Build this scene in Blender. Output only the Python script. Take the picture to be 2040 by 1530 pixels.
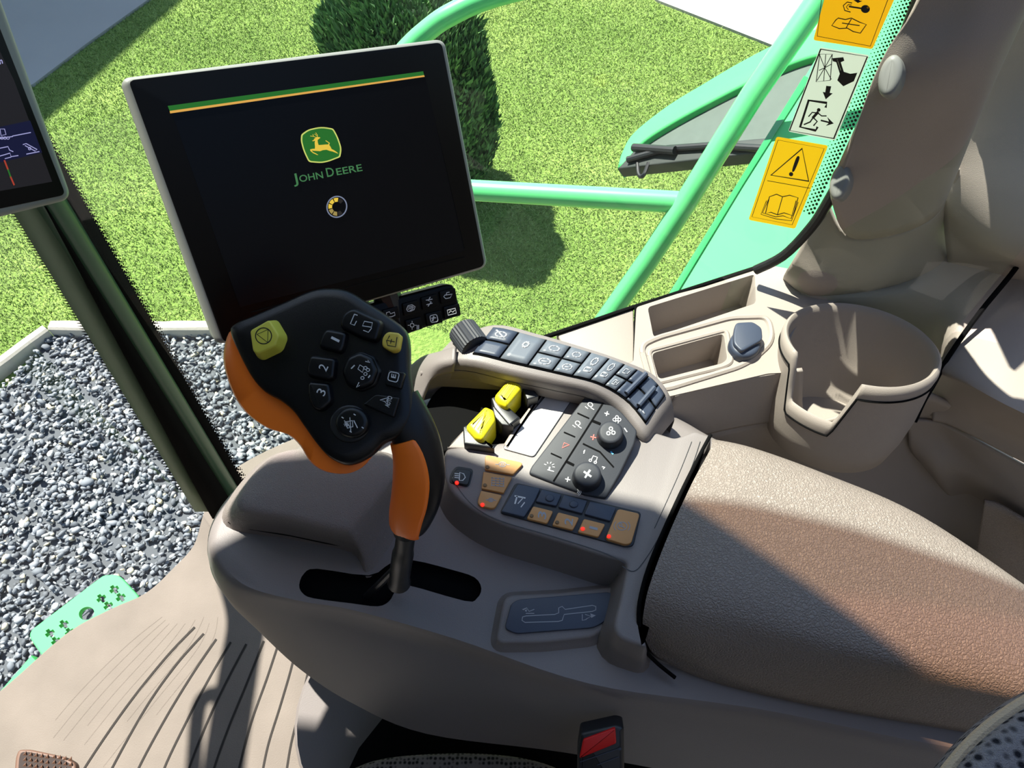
import bpy, bmesh, math, random
import numpy as np
from mathutils import Vector, Matrix
random.seed(7)
rng = np.random.default_rng(7)
C = bpy.context.scene.collection
for o in list(bpy.data.objects): bpy.data.objects.remove(o)

# ------------------------------------------------------------------ camera
F = 1400.0                      # focal length in pixels of the 2040 x 1530 frame
CAM = Vector((0, 0, 1.25)); PITCH = math.radians(56)
cd = bpy.data.cameras.new('camera'); cam = bpy.data.objects.new('camera', cd); C.objects.link(cam)
cam.location = CAM; cam.rotation_euler = (math.pi/2-PITCH, 0, 0)
cd.sensor_width = 36; cd.lens = F/2040*36; cd.clip_start = .02; cd.clip_end = 200
bpy.context.scene.camera = cam
FW = Vector((0, math.cos(PITCH), -math.sin(PITCH))); UP = Vector((0, math.sin(PITCH), math.cos(PITCH))); RT = Vector((1, 0, 0))

# ------------------------------------------------------------------ light
SUN = Vector((-.36, .345, .87)).normalized()
W = bpy.data.worlds.new('sky'); bpy.context.scene.world = W; W.use_nodes = True
wn = W.node_tree.nodes; wn.clear()
sky = wn.new('ShaderNodeTexSky'); sky.sky_type = 'NISHITA'; sky.sun_disc = False
sky.sun_elevation = math.asin(SUN.z); sky.sun_rotation = math.atan2(SUN.x, SUN.y); sky.air_density = 1.3; sky.dust_density = .8; sky.ozone_density = 2.5
bg = wn.new('ShaderNodeBackground'); bg.inputs[1].default_value = .13
wo = wn.new('ShaderNodeOutputWorld')
W.node_tree.links.new(sky.outputs[0], bg.inputs[0]); W.node_tree.links.new(bg.outputs[0], wo.inputs[0])
sl = bpy.data.lights.new('sun', 'SUN'); sl.energy = 8.6; sl.angle = math.radians(.6); sl.color = (1, .95, .87)
so = bpy.data.objects.new('sun', sl); C.objects.link(so); so.location = SUN*8
so.rotation_euler = SUN.to_track_quat('Z', 'Y').to_euler()
vs = bpy.context.scene.view_settings
vs.view_transform = 'Standard'; vs.look = 'None'; vs.gamma = 1; vs.use_curve_mapping = False; vs.exposure = .85

# ------------------------------------------------------------------ helpers
def ray(u, v): return FW + RT*((u-1020)/F) - UP*((v-765)/F)
def P(u, v, z):
    r = ray(u, v); return CAM + r*((z-CAM.z)/r.z)
def PD(u, v, d): return CAM + ray(u, v)*d
class Plane:
    def __init__(s, p, n):
        s.p = Vector(p); s.n = Vector(n).normalized()
        if s.n.dot(CAM-s.p) < 0: s.n = -s.n
    def pt(s, u, v, h=0):
        r = ray(u, v); return CAM + r*((s.p + s.n*h - CAM).dot(s.n)/r.dot(s.n))
def Z(z): return Plane((0, 0, z), (0, 0, 1))
def plane3(a, b, c): return Plane(a, (b-a).cross(c-a))

def rnd(poly, r, seg=4):
    """round the corners of a 2D polygon"""
    out = []; n = len(poly)
    for i in range(n):
        a, b, c = Vector(poly[i-1][:2]), Vector(poly[i][:2]), Vector(poly[(i+1) % n][:2])
        rr = poly[i][2] if len(poly[i]) > 2 else r
        d1, d2 = (a-b), (c-b); l1, l2 = d1.length, d2.length
        k = min(rr, l1*.48, l2*.48)
        if k < .01: out.append((b.x, b.y)); continue
        p, q = b+d1/l1*k, b+d2/l2*k
        for j in range(seg+1):
            t = j/seg; w = p*(1-t)**2 + b*2*t*(1-t) + q*t*t; out.append((w.x, w.y))
    return out
def cr(p0, p1, p2, p3, t):
    return (p1*2 + (p2-p0)*t + (p0*2-p1*5+p2*4-p3)*t*t + (p1*3-p0-p2*3+p3)*t**3)*.5
def smooth(pts, n=6, closed=False):
    pts = [Vector(p) for p in pts]; N = len(pts); out = []
    rng_ = range(N) if closed else range(N-1)
    for i in rng_:
        if closed: q = [pts[(i+k) % N] for k in (-1, 0, 1, 2)]
        else: q = [pts[max(i-1, 0)], pts[i], pts[i+1], pts[min(i+2, N-1)]]
        for j in range(n): out.append(cr(*q, j/n))
    if not closed: out.append(pts[-1])
    return out
def sm2(pts, n=5, closed=True): return [(p.x, p.y) for p in smooth([(a, b) for a, b in pts], n, closed)]
def ell(cx, cy, rx, ry=None, rot=0, n=28):
    ry = ry or rx; c, s = math.cos(math.radians(rot)), math.sin(math.radians(rot))
    return [(cx+rx*math.cos(t)*c-ry*math.sin(t)*s, cy+rx*math.cos(t)*s+ry*math.sin(t)*c) for t in [2*math.pi*i/n for i in range(n)]]

ORG = {}
class MB:
    def __init__(s): s.v = []; s.f = []; s.m = []
    def add(s, vs, fs, m=0):
        b = len(s.v); s.v += [Vector(x) for x in vs]
        s.f += [tuple(b+i for i in f) for f in fs]; s.m += [m]*len(fs)
    def rings(s, rings, m=0, cap0=True, cap1=True, mf=None):
        n = len(rings[0]); b = len(s.v)
        for r in rings: s.v += [Vector(x) for x in r]
        for k in range(len(rings)-1):
            for i in range(n):
                j = (i+1) % n
                s.f.append((b+k*n+i, b+k*n+j, b+(k+1)*n+j, b+(k+1)*n+i)); s.m.append(mf(k, i) if mf else m)
        if cap0: s.f.append(tuple(b+i for i in reversed(range(n)))); s.m.append(mf(0, 0) if mf else m)
        if cap1: s.f.append(tuple(b+(len(rings)-1)*n+i for i in range(n))); s.m.append(mf(len(rings)-2, 0) if mf else m)
    def prism(s, pl, poly, top, base, b=.001, m=0, flare=0, mt=None, prof=3):
        pts = [pl.pt(u, v, top) for u, v in poly]; n = pl.n; N = len(pts)
        # orientation: counter clockwise seen from +n
        a = Vector((0, 0, 0))
        for i in range(N): a += pts[i].cross(pts[(i+1) % N])
        if a.dot(n) < 0: pts.reverse()
        offs = []
        for i in range(N):
            d1 = (pts[i]-pts[i-1]); d2 = (pts[(i+1) % N]-pts[i])
            if d1.length < 1e-9: d1 = d2
            if d2.length < 1e-9: d2 = d1
            n1 = d1.cross(n).normalized(); n2 = d2.cross(n).normalized(); q = (n1+n2)
            q = q.normalized() if q.length > 1e-6 else n1
            offs.append(q/max(.5, q.dot(n1)))
        rs = [[p-n*(top-base)+o*flare for p, o in zip(pts, offs)]]
        if flare: rs.append([p-n*(top-base)*.45+o*flare*.35 for p, o in zip(pts, offs)])
        if b > 0:
            for k in range(prof):
                t = k/prof*math.pi/2; rs.append([p-n*(b*(1-math.sin(t))) - o*(b*(1-math.cos(t))) for p, o in zip(pts, offs)])
            rs.append([p-o*b for p, o in zip(pts, offs)])
        else: rs.append(pts)
        s.rings(rs, m)
        if mt is not None: s.m[-1] = mt
        return s
    def fill(s, pl, poly, h, m=0):
        pts = [pl.pt(u, v, h) for u, v in poly]; a = Vector((0, 0, 0))
        for i in range(len(pts)): a += pts[i].cross(pts[(i+1) % len(pts)])
        if a.dot(pl.n) < 0: pts.reverse()
        s.add(pts, [tuple(range(len(pts)))], m); return s
    def line(s, pl, pts, w, h, m=0, closed=False):
        """a printed stroke of pixel width w"""
        pts = [Vector(p) for p in pts]; N = len(pts)
        L, R = [], []
        for i in range(N):
            a = pts[i-1] if (i or closed) else pts[i]; b = pts[(i+1) % N] if (i < N-1 or closed) else pts[i]
            d = b-a; d = d.normalized() if d.length > 1e-6 else Vector((1, 0)); q = Vector((-d.y, d.x))*w/2
            if not closed and i == 0: p = pts[i]-d*w*.3
            elif not closed and i == N-1: p = pts[i]+d*w*.3
            else: p = pts[i]
            L.append(pl.pt(p.x+q.x, p.y+q.y, h)); R.append(pl.pt(p.x-q.x, p.y-q.y, h))
        fs = [(i, (i+1) % N, N+(i+1) % N, N+i) for i in range(N if closed else N-1)]
        s.add(L+R, fs, m); return s
    def tube(s, pts, r, seg=12, m=0, ry=None, side=None, mf=None, cap=True):
        pts = [Vector(p) for p in pts]; N = len(pts)
        if not hasattr(r, '__len__'): r = [r]*N
        if ry is None: ry = r
        elif not hasattr(ry, '__len__'): ry = [ry]*N
        x = Vector(side) if side else None; rs = []
        for i in range(N):
            t = (pts[min(i+1, N-1)]-pts[max(i-1, 0)]).normalized()
            if x is None: x = t.orthogonal()
            x = (x - t*x.dot(t)).normalized(); y = t.cross(x)
            rs.append([pts[i]+x*r[i]*math.cos(a)+y*ry[i]*math.sin(a) for a in [2*math.pi*k/seg for k in range(seg)]])
        s.rings(rs, m, cap, cap, mf); return s
    def grid(s, rows, m=0, mf=None):
        b = len(s.v); nc = len(rows[0])
        for r in rows: s.v += r
        for i in range(len(rows)-1):
            for j in range(nc-1):
                s.f.append((b+i*nc+j, b+(i+1)*nc+j, b+(i+1)*nc+j+1, b+i*nc+j+1)); s.m.append(mf(i, j) if mf else m)
        return s
    def box(s, c, d, m=0, M=None):
        M = M or Matrix.Identity(3); c = Vector(c)
        vs_ = [c + M @ Vector((x*d[0]/2, y*d[1]/2, z*d[2]/2)) for z in (-1, 1) for y in (-1, 1) for x in (-1, 1)]
        s.add(vs_, [(0, 2, 3, 1), (4, 5, 7, 6), (0, 1, 5, 4), (2, 6, 7, 3), (0, 4, 6, 2), (1, 3, 7, 5)], m); return s
    def text(s, pl, txt, o, e, t, h, m=0, bold=0):
        """o/e: pixel ends of the base line, t: pixel top of the first letter"""
        cu = bpy.data.curves.new('tmp', 'FONT'); cu.body = txt; cu.size = 1; cu.offset = bold; cu.resolution_u = 3
        ob = bpy.data.objects.new('tmp', cu); C.objects.link(ob)
        dg = bpy.context.evaluated_depsgraph_get(); dg.update()
        me = ob.evaluated_get(dg).to_mesh()
        co = [v.co.copy() for v in me.vertices]; fs = [tuple(p.vertices) for p in me.polygons]
        ob.evaluated_get(dg).to_mesh_clear(); bpy.data.objects.remove(ob); bpy.data.curves.remove(cu)
        x0 = min(c.x for c in co); x1 = max(c.x for c in co); y1 = max(c.y for c in co); y0 = min(0, 0)
        o, e, t = Vector(o), Vector(e), Vector(t)
        vs_ = []
        for c in co:
            q = o + (e-o)*((c.x-x0)/(x1-x0)) + (t-o)*(c.y/y1); vs_.append(pl.pt(q.x, q.y, h))
        s.add(vs_, fs, m); return s
    def build(s, name, mats, parent=None, sharp=35, solid=0, org=None, recalc=False):
        L = org if org is not None else (ORG[parent.name] if parent else Vector((0, 0, 0)))
        L = Vector(L)
        me = bpy.data.meshes.new(name); me.from_pydata([v-L for v in s.v], [], s.f)
        if not isinstance(mats, (list, tuple)): mats = [mats]
        for q in mats: me.materials.append(q)
        for p, k in zip(me.polygons, s.m): p.material_index = k; p.use_smooth = len(p.vertices) < 7
        if recalc:
            bm = bmesh.new(); bm.from_mesh(me); bmesh.ops.remove_doubles(bm, verts=bm.verts, dist=1e-6)
            bmesh.ops.recalc_face_normals(bm, faces=bm.faces); bm.to_mesh(me); bm.free()
        me.set_sharp_from_angle(angle=math.radians(sharp)); me.validate()
        o = bpy.data.objects.new(name, me); C.objects.link(o)
        if parent: o.parent = parent
        else: o.location = L
        ORG[o.name] = L
        if solid:
            q = o.modifiers.new('solid', 'SOLIDIFY'); q.thickness = solid; q.offset = -1
        return o
def thing(name, loc, label, cat, group=None):
    o = bpy.data.objects.new(name, None); C.objects.link(o); o.location = loc; o.empty_display_size = .02
    ORG[o.name] = Vector(loc); o['label'] = label; o['category'] = cat
    if group: o['group'] = group
    return o
def tag(o, label, cat, group=None, kind=None):
    o['label'] = label; o['category'] = cat
    if group: o['group'] = group
    if kind: o['kind'] = kind
    return o
def struct(o): o['kind'] = 'structure'; return o
def patch(rows, n=5, m=5):
    """rows of (u, v, z) -> smooth grid of points"""
    R = [smooth([P(*p) for p in r], n) for r in rows]
    cols = [smooth([R[i][j] for i in range(len(R))], m) for j in range(len(R[0]))]
    return [[cols[j][i] for j in range(len(cols))] for i in range(len(cols[0]))]

# ------------------------------------------------------------------ materials
def srgb(r, g, b):
    f = lambda c: (c/255/12.92 if c/255 <= .04045 else ((c/255+.055)/1.055)**2.4); return (f(r), f(g), f(b), 1)
def mat(name, col, rough=.5, metal=0, spec=.5, bump=0, bscale=800, var=0, vscale=30, kind='noise', trans=0, emit=None, es=1, coat=0):
    M = bpy.data.materials.new(name); M.use_nodes = True; N = M.node_tree.nodes; Lk = M.node_tree.links
    b = N['Principled BSDF']; b.inputs['Base Color'].default_value = col; b.inputs['Roughness'].default_value = rough
    b.inputs['Metallic'].default_value = metal; b.inputs['Specular IOR Level'].default_value = spec; b.inputs['Coat Weight'].default_value = coat
    geo = N.new('ShaderNodeTexCoord')
    if var:
        n = N.new('ShaderNodeTexNoise'); n.inputs['Scale'].default_value = vscale; n.inputs['Detail'].default_value = 6
        Lk.new(geo.outputs['Object'], n.inputs['Vector'])
        r = N.new('ShaderNodeMapRange'); r.inputs[1].default_value = .3; r.inputs[2].default_value = .7
        r.inputs[3].default_value = 1-var; r.inputs[4].default_value = 1+var; Lk.new(n.outputs[0], r.inputs[0])
        x = N.new('ShaderNodeMix'); x.data_type = 'RGBA'; x.blend_type = 'MULTIPLY'; x.inputs[0].default_value = 1
        x.inputs[6].default_value = col; Lk.new(r.outputs[0], x.inputs[7]); Lk.new(x.outputs[2], b.inputs['Base Color'])
    if bump:
        if kind == 'leather':
            n = N.new('ShaderNodeTexVoronoi'); n.feature = 'DISTANCE_TO_EDGE'; n.inputs['Scale'].default_value = bscale
            nn = N.new('ShaderNodeTexNoise'); nn.inputs['Scale'].default_value = bscale*.6; Lk.new(geo.outputs['Object'], nn.inputs['Vector'])
            ad = N.new('ShaderNodeVectorMath'); ad.operation = 'MULTIPLY_ADD'; ad.inputs[1].default_value = (.004,)*3
            Lk.new(nn.outputs[1], ad.inputs[0]); Lk.new(geo.outputs['Object'], ad.inputs[2]); Lk.new(ad.outputs[0], n.inputs['Vector'])
            cl = N.new('ShaderNodeMapRange'); cl.inputs[2].default_value = .25; Lk.new(n.outputs[0], cl.inputs[0]); out = cl.outputs[0]
        else:
            n = N.new('ShaderNodeTexNoise'); n.inputs['Scale'].default_value = bscale; n.inputs['Detail'].default_value = 3
            Lk.new(geo.outputs['Object'], n.inputs['Vector']); out = n.outputs[0]
        bp = N.new('ShaderNodeBump'); bp.inputs['Strength'].default_value = bump; bp.inputs['Distance'].default_value = .001
        Lk.new(out, bp.inputs['Height']); Lk.new(bp.outputs[0], b.inputs['Normal'])
    if emit: b.inputs['Emission Color'].default_value = emit; b.inputs['Emission Strength'].default_value = es
    return M
TAN = srgb(150, 138, 128)
m_plas = mat('warm_grey_plastic', srgb(140, 130, 124), .55, bump=.25, bscale=1500, var=.03, vscale=20, spec=.4)
m_plas2 = mat('warm_grey_trim', srgb(148, 138, 130), .6, bump=.2, bscale=1600, var=.03, vscale=14, spec=.35)
m_house = mat('graphite_housing_plastic', srgb(118, 111, 109), .5, bump=.2, bscale=1500, spec=.5)
m_leather = mat('grained_leatherette', srgb(126, 115, 107), .5, bump=.55, bscale=430, kind='leather', var=.03, vscale=25)
m_leather2 = mat('fine_grain_leatherette', srgb(128, 118, 114), .5, bump=.5, bscale=800, kind='leather')
m_black = mat('black_plastic', srgb(26, 27, 30), .42, bump=.1, bscale=1500)
m_black2 = mat('soft_black_rubber', srgb(9, 10, 14), .36, bump=.1, bscale=1800, spec=.38)
m_void = mat('matt_black', srgb(8, 8, 9), .9, spec=.1)
m_clim = mat('climate_plastic', srgb(46, 48, 54), .55, spec=.3, bump=.08, bscale=1500)
m_key_lit = mat('sunlit_key_grey', srgb(92, 98, 107), .36, bump=.08, bscale=1500)  # sunlit sheen of the middle keys put into a lighter grey
m_navy = mat('slate_key_plastic', srgb(52, 60, 76), .45, bump=.08, bscale=1500)
m_orange = mat('orange_grip', srgb(255, 124, 32), .36, bump=.05, bscale=1500, spec=.5)
m_yel = mat('yellow_plastic', srgb(228, 212, 30), .42)
m_yelbtn = mat('olive_yellow_key', srgb(208, 200, 70), .5)
m_yel2 = mat('amber_yellow_key', srgb(205, 180, 70), .5)
m_ochre = mat('ochre_key', srgb(190, 138, 82), .5)
m_white = mat('white_print', srgb(205, 205, 205), .6)
m_grey = mat('grey_print', srgb(150, 152, 158), .6)
m_blackp = mat('black_print', srgb(14, 13, 12), .6)
m_red = mat('red_plastic', srgb(200, 18, 20), .4)
m_redp = mat('red_print', srgb(235, 90, 80), .5)
m_bluep = mat('blue_print', srgb(90, 190, 235), .5)
m_led = mat('red_indicator_lens', srgb(230, 30, 20), .4, emit=srgb(255, 40, 20), es=.8)
m_amber = mat('amber_indicator_lens', srgb(110, 80, 40), .4)
m_bezel = mat('grey_bezel', srgb(125, 126, 122), .45)
m_scr = mat('screen_glass', srgb(4, 5, 9), .3, spec=.16)
m_frame = mat('screen_black_frame', srgb(5, 5, 6), .35, spec=.16)
E = lambda n, c, s: mat(n, (0, 0, 0, 1), .5, spec=.2, emit=c, es=s*.58)
m_eg = E('lit_green', srgb(38, 110, 40), .9); m_ey = E('lit_yellow', srgb(235, 200, 70), .9); m_eyl = E('lit_pale_yellow', srgb(205, 215, 110), .9)
m_eo = E('lit_orange_line', srgb(225, 170, 80), .9); m_ew = E('lit_lavender', srgb(165, 165, 215), .9); m_et = E('lit_text_green', srgb(66, 122, 76), .9)
m_er = E('lit_red', srgb(190, 70, 50), .7); m_edg = E('lit_dim_yellow', srgb(170, 150, 85), .8); m_en = E('lit_navy', srgb(22, 24, 60), .7); m_ek = E('lit_charcoal', srgb(36, 34, 38), .7)
m_erim = E('lit_grey_ring', srgb(130, 140, 165), .8)
m_green = mat('bright_green_paint', srgb(92, 196, 124), .3, spec=.5, coat=.3)
m_green2 = mat('green_painted_panel', srgb(78, 186, 108), .6, spec=.15)
m_dgreen = mat('dark_green_post', srgb(62, 92, 70), .35)
m_mesh = mat('dark_grey_screen_panel', srgb(72, 84, 78), .7, var=.08, vscale=30)
m_conc = mat('pale_concrete', srgb(168, 162, 150), .9, bump=.8, bscale=120, var=.12, vscale=9)
m_pave = mat('driveway_concrete', srgb(150, 147, 147), .9, var=.05, vscale=2)
m_stick = mat('orange_yellow_label', srgb(248, 186, 20), .5)
m_stick2 = mat('amber_label', srgb(240, 168, 20), .5)
m_stickw = mat('off_white_label', srgb(216, 216, 200), .5)
def translabel(name, col, w=.55):
    M = mat(name, col, .5); N = M.node_tree.nodes; Lk = M.node_tree.links
    t = N.new('ShaderNodeBsdfTranslucent'); t.inputs[0].default_value = col; mx = N.new('ShaderNodeMixShader'); mx.inputs[0].default_value = w
    Lk.new(N['Principled BSDF'].outputs[0], mx.inputs[1]); Lk.new(t.outputs[0], mx.inputs[2]); Lk.new(mx.outputs[0], N['Material Output'].inputs[0]); return M
m_stick = translabel('orange_yellow_label', srgb(250, 190, 20)); m_stick2 = translabel('amber_label', srgb(244, 172, 20)); m_stickw = translabel('off_white_label', srgb(220, 220, 204))
m_mat = mat('rubber_floor_mat', srgb(112, 103, 96), .75, bump=.5, bscale=500, var=.1, vscale=11, spec=.2)
m_groove = mat('mat_groove', srgb(38, 33, 30), .9)
m_pedal = mat('brown_pedal_rubber', srgb(96, 68, 54), .6)
m_label = mat('satin_silver_label', srgb(196, 192, 188), .35)

def fabric(name, c1, c2, scale):
    M = bpy.data.materials.new(name); M.use_nodes = True; N = M.node_tree.nodes; Lk = M.node_tree.links; b = N['Principled BSDF']
    tc = N.new('ShaderNodeTexCoord'); v = N.new('ShaderNodeTexVoronoi'); v.inputs['Scale'].default_value = scale; v.inputs['Randomness'].default_value = .35
    Lk.new(tc.outputs['Object'], v.inputs['Vector'])
    cr_ = N.new('ShaderNodeValToRGB'); cr_.color_ramp.elements[0].position = .25; cr_.color_ramp.elements[0].color = c2
    cr_.color_ramp.elements[1].position = .5; cr_.color_ramp.elements[1].color = c1
    Lk.new(v.outputs[0], cr_.inputs[0]); n = N.new('ShaderNodeTexNoise'); n.inputs['Scale'].default_value = scale*8; Lk.new(tc.outputs['Object'], n.inputs['Vector'])
    ad = N.new('ShaderNodeMath'); Lk.new(v.outputs[0], ad.inputs[0]); Lk.new(n.outputs[0], ad.inputs[1])
    bp = N.new('ShaderNodeBump'); bp.inputs['Strength'].default_value = .9; bp.inputs['Distance'].default_value = .002
    Lk.new(ad.outputs[0], bp.inputs['Height']); Lk.new(bp.outputs[0], b.inputs['Normal'])
    Lk.new(cr_.outputs[0], b.inputs['Base Color']); b.inputs['Roughness'].default_value = .95; b.inputs['Specular IOR Level'].default_value = .1
    return M
m_fab = fabric('dotted_seat_cloth', srgb(130, 126, 128), srgb(34, 34, 40), 190)
m_fab2 = fabric('woven_seat_cloth', srgb(120, 112, 110), srgb(36, 34, 34), 260)
m_pipe = mat('cream_piping', srgb(170, 150, 124), .8, bump=.8, bscale=900)

def glass(name, tint, refl=.06, haze=0):
    M = bpy.data.materials.new(name); M.use_nodes = True; N = M.node_tree.nodes; Lk = M.node_tree.links; N.clear()
    t = N.new('ShaderNodeBsdfTransparent'); t.inputs[0].default_value = tint
    g = N.new('ShaderNodeBsdfGlossy'); g.inputs['Roughness'].default_value = .02
    lw = N.new('ShaderNodeLayerWeight'); lw.inputs[0].default_value = .5; pw = N.new('ShaderNodeMath'); pw.operation = 'POWER'; pw.inputs[1].default_value = 5; Lk.new(lw.outputs['Facing'], pw.inputs[0]); fr = N.new('ShaderNodeMath'); fr.operation = 'MULTIPLY_ADD'; fr.inputs[1].default_value = .5; fr.inputs[2].default_value = .02; Lk.new(pw.outputs[0], fr.inputs[0])
    mx = N.new('ShaderNodeMixShader'); Lk.new(fr.outputs[0], mx.inputs[0]); Lk.new(t.outputs[0], mx.inputs[1]); Lk.new(g.outputs[0], mx.inputs[2])
    last = mx.outputs[0]
    if haze:
        d = N.new('ShaderNodeBsdfDiffuse'); d.inputs[0].default_value = (.8, .85, .8, 1)
        m2 = N.new('ShaderNodeMixShader'); m2.inputs[0].default_value = haze; Lk.new(last, m2.inputs[1]); Lk.new(d.outputs[0], m2.inputs[2]); last = m2.outputs[0]
    o = N.new('ShaderNodeOutputMaterial'); Lk.new(last, o.inputs[0]); return M
m_glass = glass('clear_cab_glass', (.94, 1, .94, 1), haze=.025); m_glass2 = glass('windscreen_glass', (.97, 1, .98, 1))
m_tint = glass('half_shade_tint', (.62, .50, .40, 1))  # tint of the added pane that half-shades the elbow pad

def lawnmat():
    M = bpy.data.materials.new('lawn_turf'); M.use_nodes = True; N = M.node_tree.nodes; Lk = M.node_tree.links; b = N['Principled BSDF']
    tc = N.new('ShaderNodeTexCoord')
    def noise(s, d=4):
        n = N.new('ShaderNodeTexNoise'); n.inputs['Scale'].default_value = s; n.inputs['Detail'].default_value = d; Lk.new(tc.outputs['Object'], n.inputs['Vector']); return n.outputs[0]
    a = noise(1.6, 5); c = noise(45, 6)
    mx = N.new('ShaderNodeMath'); mx.operation = 'MULTIPLY_ADD'; mx.inputs[1].default_value = .5; Lk.new(a, mx.inputs[0])
    m2 = N.new('ShaderNodeMath'); m2.operation = 'MULTIPLY'; m2.inputs[1].default_value = .5; Lk.new(c, m2.inputs[0]); Lk.new(m2.outputs[0], mx.inputs[2])
    r = N.new('ShaderNodeValToRGB'); e = r.color_ramp.elements
    e[0].position = .38; e[0].color = srgb(92, 118, 54); e[1].position = .62; e[1].color = srgb(136, 156, 84)
    k = e.new(.5); k.color = srgb(112, 138, 66)
    Lk.new(mx.outputs[0], r.inputs[0]); Lk.new(r.outputs[0], b.inputs['Base Color']); b.inputs['Roughness'].default_value = .9; b.inputs['Specular IOR Level'].default_value = .15
    bp = N.new('ShaderNodeBump'); bp.inputs['Strength'].default_value = .8; bp.inputs['Distance'].default_value = .03; Lk.new(noise(60, 5), bp.inputs['Height']); Lk.new(bp.outputs[0], b.inputs['Normal'])
    return M
m_lawn = lawnmat()
def islandmat(name, cols, rough=.8):
    M = bpy.data.materials.new(name); M.use_nodes = True; N = M.node_tree.nodes; Lk = M.node_tree.links; b = N['Principled BSDF']
    g = N.new('ShaderNodeNewGeometry'); r = N.new('ShaderNodeValToRGB'); e = r.color_ramp.elements
    e[0].position = 0; e[0].color = cols[0][1]; e[1].position = 1; e[1].color = cols[-1][1]
    for p, c in cols[1:-1]: k = e.new(p); k.color = c
    Lk.new(g.outputs['Random Per Island'], r.inputs[0]); Lk.new(r.outputs[0], b.inputs['Base Color']); b.inputs['Roughness'].default_value = rough
    return M
m_gravel = islandmat('grey_gravel', [(0, srgb(74, 78, 84)), (.35, srgb(104, 109, 115)), (.7, srgb(128, 132, 138)), (.95, srgb(162, 164, 162)), (.98, srgb(216, 200, 160)), (1, srgb(226, 214, 180))])
m_leaf = islandmat('thuja_foliage', [(0, srgb(50, 86, 48)), (.5, srgb(72, 114, 62)), (1, srgb(100, 140, 80))])
m_grass = islandmat('grass_blades', [(0, srgb(100, 124, 58)), (.5, srgb(118, 142, 70)), (1, srgb(140, 160, 90))])

# ================================================================== SETTING
GZ = -1.6
# --- ground
def flat(name, pts, m, th=.04):
    b = MB(); pl = Plane(pts[0], (0, 0, 1)); N = len(pts)
    pts = [Vector(p) for p in pts]; a = sum((pts[i].cross(pts[(i+1) % N]).z for i in range(N)))
    if a < 0: pts.reverse()
    b.rings([[p-Vector((0, 0, th)) for p in pts], pts]); return b.build(name, m)
lawn = struct(flat('ground_lawn', [(-14, -6, GZ), (14, -6, GZ), (14, 22, GZ), (-14, 22, GZ)], m_lawn, .3))
# driveway: shaded stretch top left, sunlit stretch top right (one slab)
dw = [P(-500, 420, GZ+.02), P(66, 167, GZ+.02), P(170, 88, GZ+.02), P(293, 0, GZ+.02), P(450, -120, GZ+.02), P(1020, -160, GZ+.02), P(1200, -90, GZ+.02), P(1310, 0, GZ+.02), P(1540, 90, GZ+.02), P(1900, 190, GZ+.02), (13, 4, GZ+.02), (13, 20, GZ+.02), (-13, 20, GZ+.02), (-13, 4, GZ+.02)]
drive = struct(flat('ground_driveway', dw, m_pave, .05))
bounce_plane = struct(flat('ground_bounce', [(-14, -6, GZ+.006), (14, -6, GZ+.006), (14, .1, GZ+.006), (-3.3, .1, GZ+.006), (-3.3, 2.0, GZ+.006), (-14, 2.0, GZ+.006)], mat('bounce_neutral', srgb(150, 144, 138), .9, var=.06, vscale=3), .03))  # unseen neutral ground added to cut green bounce light on the console
# --- gravel bed
stones = MB()
bm = bmesh.new(); bmesh.ops.create_icosphere(bm, subdivisions=1, radius=1); ico_v = [v.co.copy() for v in bm.verts]; ico_f = [tuple(v.index for v in f.verts) for f in bm.faces]; bm.free()
bm = bmesh.new(); bmesh.ops.create_icosphere(bm, subdivisions=2, radius=1); ico2_v = np.array([v.co for v in bm.verts]); ico2_f = np.array([[v.index for v in f.verts] for f in bm.faces]); bm.free()
gp = [P(u, v, GZ) for u, v in [(-400, 1180), (-60, 850), (115, 668), (470, 672), (760, 680), (860, 760), (900, 1200), (500, 1500), (-300, 1700)]]
gpx = np.array([[p.x, p.y] for p in gp])
def inside(x, y, poly):
    c = np.zeros(len(x), bool); n = len(poly)
    for i in range(n):
        x1, y1 = poly[i]; x2, y2 = poly[i-1]
        k = ((y1 > y) != (y2 > y)) & (x < (x2-x1)*(y-y1)/(y2-y1+1e-12)+x1); c ^= k
    return c
def mesh_np(name, V, Fc, m, smoothf=False, org=(0, 0, 0)):
    me = bpy.data.meshes.new(name); me.vertices.add(len(V)); me.vertices.foreach_set('co', (V-np.array(org)).astype(np.float32).ravel())
    k = Fc.shape[1]; me.loops.add(Fc.size); me.loops.foreach_set('vertex_index', Fc.astype(np.int32).ravel())
    me.polygons.add(len(Fc)); me.polygons.foreach_set('loop_start', np.arange(0, Fc.size, k, dtype=np.int32)); me.polygons.foreach_set('loop_total', np.full(len(Fc), k, np.int32))
    me.update(calc_edges=True); me.validate(); me.materials.append(m)
    if smoothf: me.polygons.foreach_set('use_smooth', np.ones(len(Fc), bool))
    o = bpy.data.objects.new(name, me); o.location = org; C.objects.link(o); return o
lo, hi = gpx.min(0), gpx.max(0)
n0 = 16000
xy = rng.random((n0, 2))*(hi-lo)+lo
xy = xy[inside(xy[:, 0], xy[:, 1], gpx)]
n1 = len(xy); A = np.array(ico_v)
rot = rng.normal(size=(n1, 4)); rot /= np.linalg.norm(rot, axis=1)[:, None]
w_, x_, y_, z_ = rot.T
R = np.stack([1-2*(y_**2+z_**2), 2*(x_*y_-z_*w_), 2*(x_*z_+y_*w_), 2*(x_*y_+z_*w_), 1-2*(x_**2+z_**2), 2*(y_*z_-x_*w_), 2*(x_*z_-y_*w_), 2*(y_*z_+x_*w_), 1-2*(x_**2+y_**2)], 1).reshape(n1, 3, 3)
sc = (rng.random((n1, 3))*.5+.55)*np.array([1.25, .9, .55])*(rng.random((n1, 1))**1.5*.013+.0105)
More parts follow.
